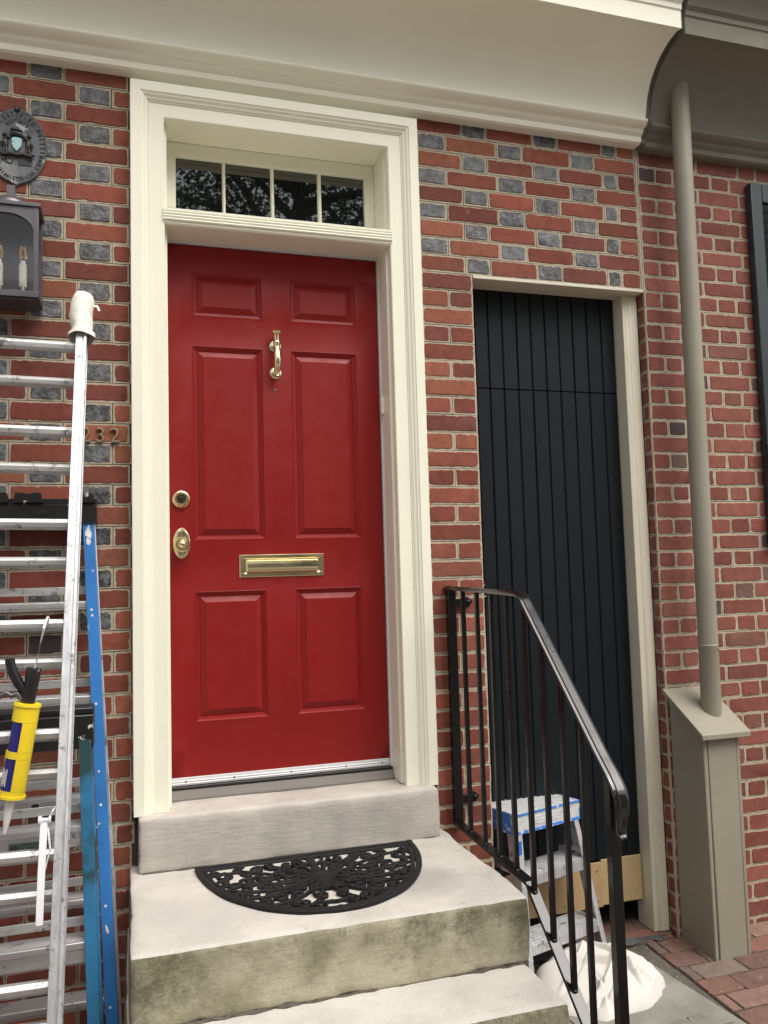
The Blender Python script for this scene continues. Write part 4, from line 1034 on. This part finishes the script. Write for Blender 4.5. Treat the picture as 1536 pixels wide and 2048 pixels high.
# ------------------------------------------------------------------ step ladders leaning folded against the wall
def step_ladder(label, xr_top, xr_bot, ztop, yt, yb, wt, wb_, steps, frame, stepm, capm, cap_h, rw, with_tray, flare_rear, sticker):
    zb2 = ground(yb)
    sl_ = thing('step_ladder', label, 'step ladder', ((xr_bot-wb_/2), yb, zb2), 'fibreglass step ladders leaning folded under the lantern')
    tilt = (yt-yb)/(ztop-zb2)
    yy = lambda z: yb+(z-zb2)*tilt
    xr = lambda z: xr_bot+(xr_top-xr_bot)*(z-zb2)/(ztop-zb2); xl = lambda z: xr(z)-(wb_+(wt-wb_)*(z-zb2)/(ztop-zb2))
    for xf, mir in ((xr, -1), (xl, 1)):
        k_ = MB(); t_ = .004; o_ = 0; dp = .024; prof = [(0, 0), (0, 1), (mir*rw, 1), (mir*rw, 1-.16), (mir*t_, 1-.16), (mir*t_, 0)]
        prof = [(0, dp), (0, 0), (mir*rw, 0), (mir*rw, t_), (mir*t_, t_), (mir*t_, dp)]
        for z in (zb2, ztop-.02):
            for a_, b2 in prof: k_.v.append(Vector((xf(z)+a_, yy(z)+b2, z)))
        n_ = len(prof)
        for j in range(n_): k_.face((j, (j+1) % n_, n_+(j+1) % n_, n_+j))
        k_.face(list(range(n_))); k_.face(list(range(n_, 2*n_))[::-1])
        for z in steps:
            for dz in (0, -.028): k_.lathe((xf(z)+mir*rw*.55, yy(z), z-.03+dz), (0, -1, 0), [(.006, 0), (.005, .0025), (.002, .0035)], 10, 1)
        k_.build('rail', [frame, M['whitemetal']], sl_, bevel=.001)
    for xf, mir in ((xr, 1), (xl, -1)):
        k_ = MB(); a_ = Vector((xf(zb2)+mir*flare_rear, yy(zb2)+.055, zb2)); b2 = Vector((xf(ztop)-mir*.004, yy(ztop)+.040, ztop-.04))
        k_.beam(a_, b2, .016, .028, up=(0, 1, 0)); k_.build('rear_leg', M['alu'] if flare_rear else frame, sl_, bevel=.0015)
    for i, z in enumerate(steps):
        k_ = MB(); y_ = yy(z)+.010; hs_ = .030 if rw > .035 else .062
        pr = [(y_+.002, z-hs_), (y_-.002, z-hs_+.003), (y_-.002, z-.022), (y_-.004, z-.020), (y_-.004, z-.003), (y_+.002, z), (y_+.072, z), (y_+.072, z-.006), (y_+.006, z-.006), (y_+.006, z-hs_)]
        k_.prism(pr, YZ, xl(z)+.002, xr(z)-.0045)
        k_.beam((xr(z)-.006, y_+.006, z-.095), (xr(z)-.055, y_+.012, z-.018), .010, .003, up=(0, 1, 0)); k_.beam((xl(z)+.006, y_+.006, z-.095), (xl(z)+.055, y_+.012, z-.018), .010, .003, up=(0, 1, 0))
        if sticker and i == sticker-1:
            cx2 = xr(z)-.155
            zo = 0 if rw > .035 else -.030; z += zo
            k_.box(cx2-.075, cx2+.04, y_-.0052, y_-.0045, z-.026, z-.002, 1)
            for r_ in range(4): k_.box(cx2-.045, cx2+.032-.006*(r_ % 2), y_-.0057, y_-.0052, z-.0075-.005*r_, z-.006-.005*r_, 2)
            k_.lathe((cx2-.06, y_-.0053, z-.014), (0, -1, 0), [(1, 0), (.9, .0006)], 16, 2, sx=.013, sz=.007)
        k_.build('step', [stepm, M['label'] if not sticker or frame == M['blue'] else M['green_step'], M['ink']], sl_, bevel=.0012)
    for z in [q_+.032 for q_ in steps[:-1]]:
        k_ = MB(); k_.box(xl(z)+.01, xr(z)-.01, yy(z)+.062, yy(z)+.066, z-.010, z+.016); k_.build('rear_bar', M['alu_x'], sl_, bevel=.001)
    k_ = MB(); x0_, x1_ = xl(ztop)-.012, xr(ztop)+.012; d0, d1 = yy(ztop)-.018, yy(ztop)+.085
    k_.box(x0_, x1_, d0+.01, d1, ztop-.02, ztop); k_.box(x0_, x1_, d0+.002, d0+.012, ztop-cap_h, ztop-.0205)
    k_.box(x0_, x0_+.010, d0+.0125, d1, ztop-cap_h, ztop-.0205); k_.box(x1_-.010, x1_, d0+.0125, d1, ztop-cap_h, ztop-.0205)
    if with_tray:
        for a_, b2 in ((x0_+.03, x0_+.10), (x0_+.115, x0_+.205), (x1_-.075, x1_-.005)):
            k_.prism([(a_, ztop-.014), (a_+.006, ztop+.019), (a_+.02, ztop+.020), ((a_+b2)/2, ztop+.015), (b2-.02, ztop+.020), (b2-.006, ztop+.019), (b2, ztop-.014)], XZ, d0-.006, d0+.03)
        k_.lathe(((x0_+x1_)/2+.015, d0+.002, ztop-.047), (0, -1, 0), [(1, 0), (.96, .003), (.8, .0035), (.72, .0015), (.3, .003), (.1, .003)], 24, sx=.018, sz=.008)
    k_.build('top_cap', capm, sl_, bevel=.004)
    if with_tray:
        for z, dx, r_, st_ in ((.895, .010, .011, 2.2), (.868, .012, .009, 1.4), (.945, .016, .005, .5), (.915, .008, .005, 1.6), (-.36, .012, .006, 2.4), (.62, .014, .004, 1.2), (.12, .02, .0035, 1.6)):
            k_ = MB()
            n_ = 13; ang = rnd.uniform(-.5, .5); pts = []
            for i in range(n_):
                a_ = 2*math.pi*i/n_; q_ = r_*rnd.uniform(.55, 1.15); u_ = q_*math.cos(a_); v_ = q_*st_*math.sin(a_)
                pts.append((xr(z)-.016-dx*.3+max(-.017, min(.014, u_*math.cos(ang)-v_*math.sin(ang)*.4)), z+v_))
            k_.add([Vector((a_, yy(b2)-.0009, b2)) for a_, b2 in pts], [tuple(range(n_))])
            k_.build('paint_smear', M['nozzle'], sl_, smooth=0)
    return sl_
step_ladder('tall bright blue step ladder folded against the bricks next to the door casing', -.262, -.176, 1.012, -.085, -.245, .35, .52,
            [.668, .362, .045, -.262, -.56], M['blue'], M['alu_x'], M['black_plastic'], .082, .036, True, .004, 3)
step_ladder('short blue green step ladder with black cap leaning in front of the tall blue one', -.262, -.216, .352, -.345, -.545, .33, .45,
            [.018, -.292, -.60], M['bluegreen'], M['alu_x'], M['black_plastic'], .12, .034, False, 0, 1)

# ------------------------------------------------------------------ caulking gun hanging from a rung
cg = thing('caulking_gun', 'yellow caulking gun with black handle hanging nozzle down from a ladder rung', 'caulking gun', (-.45, -.56, .2))
YG = -.645
def GP(u, v): return GUN[(u, v)]
def gp(a, b_, off=0.): # a along the gun (0 top of barrel .. 1 bottom), b across, metres off towards the viewer
    return G0+(G1-G0)*a+GS*b_+Vector((0, -1, 0))*off
G0 = Vector((-0.4040, YG, 0.4070)); G1 = Vector((-0.4420, YG, 0.1780)); gd = norm(G1-G0); GS = Vector((-gd.z, 0, gd.x)); GS = -GS if GS.x < 0 else GS
Lg = (G1-G0).length
def gq(a, b_, off=0.): return G0+gd*a+GS*b_+Vector((0, -1, 0))*off
k = MB(); RB = .0325; arcn = 22
# trough: split tube, open towards the left front, with two bands across
def shell(a0, a1, t0, t1, r0=RB, mi=0, kk=None):
    o_ = len(k.v); n_ = 14
    for a_ in (a0, a1):
        for rr in (r0, r0-.0022):
            for i in range(n_+1):
                t_ = R(t0+(t1-t0)*i/n_); k.v.append(gq(a_, rr*math.cos(t_), rr*math.sin(t_)))
    m_ = n_+1
    for i in range(n_):
        k.face((o_+i, o_+i+1, o_+2*m_+i+1, o_+2*m_+i)); k.face((o_+m_+i, o_+3*m_+i, o_+3*m_+i+1, o_+m_+i+1))
        k.face((o_+i, o_+m_+i, o_+m_+i+1, o_+i+1)); k.face((o_+2*m_+i, o_+2*m_+i+1, o_+3*m_+i+1, o_+3*m_+i))
    for i in (0, n_): k.face((o_+i, o_+2*m_+i, o_+3*m_+i, o_+m_+i))
shell(.040, .115, -150, 92); shell(.134, .215, -150, 92); shell(-.004, .0395, -180, 180); shell(.1155, .1335, -180, 180); shell(.2155, Lg, -180, 180)
k.lathe(gq(Lg, 0), gd, [(.036, -.004), (.036, .003), (.008, .004)], 24)
k.lathe(gq(0, 0), gd, [(.034, -.008), (.035, -.004), (.035, 0), (.034, .001)], 24)
k.build('barrel', M['yellow'], cg, smooth=40)
k = MB(); k.lathe(gq(0.002, 0), gd, [(.0295, 0), (.0295, Lg-.006), (.01, Lg-.005)], 24, 0)
for i in range(9):
    t0_ = 128+i*7
    k.sweep([gq(.16+.004*(i % 3), .0298*math.cos(R(t0_)), .0298*math.sin(R(t0_))), gq(.205-.006*(i % 2), .0298*math.cos(R(t0_)), .0298*math.sin(R(t0_)))], [(-.0009, -.0003), (.0009, -.0003), (.0009, .0003), (-.0009, .0003)], up=(0, -1, .01), mi=1)
k.build('cartridge', [M['navy'], M['label']], cg, smooth=40)
k = MB(); k.lathe(gq(Lg+.004, 0), gd, [(.012, 0), (.0115, .03), (.008, .066), (.0045, .088), (.003, .092)], 16); k.build('nozzle', M['nozzle'], cg, smooth=40)
k = MB(); k.lathe(gq(-.100, 0), gd, [(.018, 0), (.0195, .004), (.0185, .03), (.0165, .092)], 18)
k.tube([gq(-.035, -.012), gq(-.055, -.030), gq(-.080, -.048), gq(-.105, -.060), gq(-.118, -.064)], [.010, .013, .0135, .0125, .012], 12)
k.build('handle', M['black_plastic'], cg, smooth=45)
k = MB(); k.tube([gq(-.012, -.014), gq(-.030, -.030), gq(-.022, -.044), gq(-.030, -.058), gq(-.020, -.070), gq(-.012, -.072)], [.006, .0075, .0065, .006, .0055, .004], 10); k.build('trigger', M['pewter'], cg, smooth=45)
k = MB(); k.tube([gq(-.095, .002), gq(-.205, .006), gq(-.222, .006, -.02), gq(-.232, .004, -.09), gq(-.226, .003, -.125), gq(-.21, .002, -.135)], .0038, 8); k.build('plunger_rod', M['whitemetal'], cg, smooth=45)

# ------------------------------------------------------------------ step stool by the alley door
ss = thing('step_stool', 'white aluminium step stool with blue taped top standing behind the stair railing', 'step stool', (1.42, -.05, GZ))
ph = R(17)
SF = lambda x, y, z: Vector((1.268+x*math.cos(ph)-y*math.sin(ph), -.052+x*math.sin(ph)+y*math.cos(ph), z))   # x across the front, y to the back
SM = Matrix.Translation((1.268, -.052, 0)) @ Matrix.Rotation(ph, 4, 'Z')
SZ = -.205; SW = .315; zg = GZ+.002
fx = lambda z, s: (0 - .055*(SZ-z)/.6) if s < 0 else (SW+.055*(SZ-z)/.6)
fy = lambda z: .012-.105*(SZ-z)/.6
for s in (-1, 1):
    k = MB(); a = SF(fx(SZ-.02, s), fy(SZ-.02), SZ-.02); b_ = SF(fx(zg, s), fy(zg), zg)
    k.beam(a, b_, .006, .058, up=tuple(SF(0, 1, 0)-SF(0, 0, 0)))
    fr = SF(0, -.028, 0)-SF(0, 0, 0); inn = (SF(-s, 0, 0)-SF(0, 0, 0))
    k.beam(a+fr+inn*.010, b_+fr+inn*.010, .024, .004, up=tuple(SF(0, 1, 0)-SF(0, 0, 0)))
    k.build('rail', M['alu'], ss, bevel=.001)
for z, d0, d1 in ((-.425, -.03, .125), (-.655, -.03, .105)):
    k = MB(); y_ = fy(z)
    k.box(fx(z, -1)+.004, fx(z, 1)-.004, y_-.03, y_+d1-.03, z-.006, z, 0, mat=SM); k.box(fx(z, -1)+.004, fx(z, 1)-.004, y_-.031, y_-.027, z-.045, z-.0065, 0, mat=SM)
    for i in range(7): k.box(fx(z, -1)+.012, fx(z, 1)-.012, y_-.022+i*.016, y_-.016+i*.016, z+.0002, z+.002, 0, mat=SM)
    for x in (fx(z, -1)+.02, fx(z, 1)-.02): k.lathe(SF(x, y_-.031, z-.022), SF(0, -1, 0)-SF(0, 0, 0), [(.004, 0), (.003, .002)], 8)
    k.build('step', M['alu'], ss, bevel=.001)
for x in (.022, SW-.022):
    k = MB(); k.beam(SF(x, .15, SZ-.02), SF(x+(-.04 if x < .1 else .04), .205, zg), .022, .010, up=(0, 1, 0)); k.build('rear_leg', M['alu'], ss, bevel=.001)
k = MB(); k.beam(SF(.012, .18, -.5), SF(SW-.012, .18, -.5), .004, .03, up=(0, 0, 1)); k.beam(SF(-.02, -.01, -.40), SF(.012, .175, -.44), .004, .02, up=(0, 0, 1)); k.beam(SF(SW+.02, -.01, -.40), SF(SW-.012, .175, -.44), .004, .02, up=(0, 0, 1)); k.build('brace', M['alu'], ss)
k = MB(); k.box(-.014, SW+.014, -.028, .195, SZ-.012, SZ, 0, mat=SM)
for i in range(16): k.box(-.012+i*.0215, -.002+i*.0215, -.026, .193, SZ+.0002, SZ+.0022, 0, mat=SM)
k.box(-.016, SW+.016, -.030, -.0285, SZ-.068, SZ-.004, 0, mat=SM)
for i in range(3): k.box(.085, .225, -.0312, -.0303, SZ-.05+i*.012, SZ-.046+i*.012, 0, mat=SM)
k.build('top_step', M['foil'], ss, bevel=.002)
k = MB()
k.box(-.018, SW+.018, -.0325, -.0305, SZ-.008, SZ+.001, 0, mat=SM); k.box(-.018, SW+.018, -.0325, -.0305, SZ-.075, SZ-.064, 0, mat=SM)
k.box(-.019, -.0165, -.032, .198, SZ-.076, SZ+.001, 0, mat=SM); k.box(SW+.0165, SW+.019, -.032, .198, SZ-.076, SZ+.001, 0, mat=SM); k.box(-.016, SW+.016, .1965, .199, SZ-.07, SZ+.001, 0, mat=SM)
k.build('masking_tape', M['bluetape'], ss)
k = MB(); k.box(-.028, -.002, fy(-.33)-.0345, fy(-.33)-.033, -.35, -.30, 0, mat=SM); k.build('label', M['bluelabel'], ss)

# ------------------------------------------------------------------ drop cloth: a soft bundled sheet with a few long creases
k = MB(); nr, na = 60, 132; CX, CY = 1.480, -.245
def crease(x, y, x0, y0, x1, y1, wd, dp, bow=0.):
    """a soft fold line from (x0, y0) to (x1, y1): a ridge with a valley beside it"""
    dx, dy = x1-x0, y1-y0; L = math.hypot(dx, dy); t_ = ((x-x0)*dx+(y-y0)*dy)/(L*L)
    if t_ < -.15 or t_ > 1.15: return 0.
    d = ((x-x0)*dy-(y-y0)*dx)/L-bow*4*t_*(1-t_)
    e_ = max(0., min(1., (t_+.15)/.3, (1.15-t_)/.3))
    return e_*dp*(math.exp(-(d/wd)**2)-.9*math.exp(-((d-1.6*wd)/(wd*.8))**2))
CR = [(1.36, -.40, 1.60, -.20, .016, .016, .02), (1.42, -.20, 1.66, -.36, .014, .014, -.03), (1.33, -.28, 1.52, -.10, .015, .015, .015),
      (1.50, -.46, 1.68, -.33, .013, .013, .01), (1.55, -.14, 1.60, -.36, .012, .012, -.02), (1.40, -.48, 1.45, -.28, .014, .014, .01), (1.60, -.24, 1.72, -.28, .010, .012, .0)]
for jj in range(nr+1):
    for ii in range(na):
        a = 2*math.pi*ii/na; f = jj/nr; ca, sa = math.cos(a), math.sin(a)
        Rr = .215+.034*noise.noise((ca*1.5, sa*1.5, 4))+.014*noise.noise((ca*4, sa*4, 9))
        Rr += .030*math.exp(-((a-.62)/.10)**2)+.022*math.exp(-((a-6.02)/.12)**2)       # two corners of the sheet stick out
        x = CX+ca*Rr*f*1.04; y = CY+sa*Rr*f
        hgt = .078+.13*(x-1.45)+.16*(y+.25)
        dome = max(0., 1-f**3.4)**.62
        z = max(.02, hgt)*dome+.008
        cr = sum(crease(x, y, c_[0], c_[1], c_[2], c_[3], c_[4]*.62, c_[5], c_[6]) for c_ in CR)
        z += 1.25*cr*min(1., (1-f)*5)+.006*noise.noise((x*7, y*7, 3))*dome
        z += .010*max(0, math.sin(a*6+3*noise.noise((ca*2, sa*2, 6))))*f**3*(1-f**10)     # pleats in the hem
        k.v.append(Vector((x, y, ground(y)+max(.005, z))))
for jj in range(nr):
    for ii in range(na):
        a = jj*na+ii; b_ = jj*na+(ii+1) % na; k.face((a, b_, b_+na, a+na))
o = k.build('drop_cloth', M['cloth'], smooth=180)
tag(o, 'crumpled white canvas drop cloth heaped on the pavement behind the railing', 'drop cloth')

# ------------------------------------------------------------------ street tree across the road (mirrored in the fanlight)
tr = thing('street_tree', 'leafy street tree across the road, seen mirrored in the panes over the door', 'tree', (2.2, -8.2, -1.05))
k = MB(); trp = [(2.2, -8.2, -1.06), (2.22, -8.2, 1.2), (2.15, -8.25, 3.0), (2.3, -8.2, 5.2), (2.2, -8.1, 7.2)]
k.tube(trp, [.2, .16, .13, .09, .05], 12)
limbs = []
for i in range(24):
    a = rnd.uniform(0, 6.28); z = rnd.uniform(3.6, 6.6); L = rnd.uniform(1.2, 2.8)
    p0 = Vector((2.2, -8.2, z)); p1 = p0+Vector((math.cos(a)*L*.5, math.sin(a)*L*.4, .5)); p2 = p0+Vector((math.cos(a)*L, math.sin(a)*L*.8, rnd.uniform(.3, 1.3)))
    k.tube([p0, p1, p2], [.075, .045, .018], 7); limbs.append((p0, p1, p2))
k.build('trunk', M['bark'], tr, smooth=50)
k = MB()
cents = [Vector((rnd.uniform(-.2, 3.8), -8.2+rnd.gauss(0, .6), rnd.uniform(5.0, 7.6))) for _ in range(46)]
for (p0, p1, p2) in limbs:
    for q_ in range(5): cents.append(p1.lerp(p2, rnd.uniform(0, 1.15))+Vector((rnd.gauss(0, .25), rnd.gauss(0, .25), rnd.gauss(0, .25))))
for c in cents:
    for i in range(150):
        q_ = c+Vector((rnd.gauss(0, .30), rnd.gauss(0, .30), rnd.gauss(0, .26))); a = Vector((rnd.gauss(0, 1), rnd.gauss(0, 1), rnd.gauss(0, .6))).normalized(); b_ = norm(a.cross(Vector((rnd.gauss(0, 1), rnd.gauss(0, 1), rnd.gauss(0, 1)))))
        L = rnd.uniform(.045, .085); k.add([q_, q_+a*L*.5+b_*L*.32, q_+a*L, q_+a*L*.5-b_*L*.32], [(0, 1, 2, 3)])
k.build('crown', M['leaf'], tr, smooth=0, recalc=False)

# ------------------------------------------------------------------ unseen pale terrace, added to block low sky, bounce light and fill reflections
tt = thing('bounce_terrace', 'unseen pale stucco terrace added across the street to block low sky and bounce light', 'house', (0, -10.6, -1.05))
k = MB(); k.box(-11, 12, -14, -10.6, -1.1, 5.0); k.build('wall', plain('terrace_bounce_stucco', (.50, .44, .35), .85), tt)  # wall of the added, unseen bounce terrace
k = MB(); k.box(-11.2, 12.2, -14.2, -10.35, 5.0, 5.3); k.build('cornice', M['cream'], tt)  # cornice of the added, unseen bounce terrace
for i in range(7):
    for z in (-.3, 2.6):
        x = -9.5+3*i
        k = MB(); k.box(x-.62, x+.62, -10.59, -10.54, z-.1, z+1.95); f_ = k.build('bounce_terrace_window', M['cream'], tt)
        for a in (z, z+.97):
            k = MB(); k.box(x-.5, x+.5, -10.535, -10.53, a, a+.87); k.build('pane', M['glass'], f_, smooth=0)
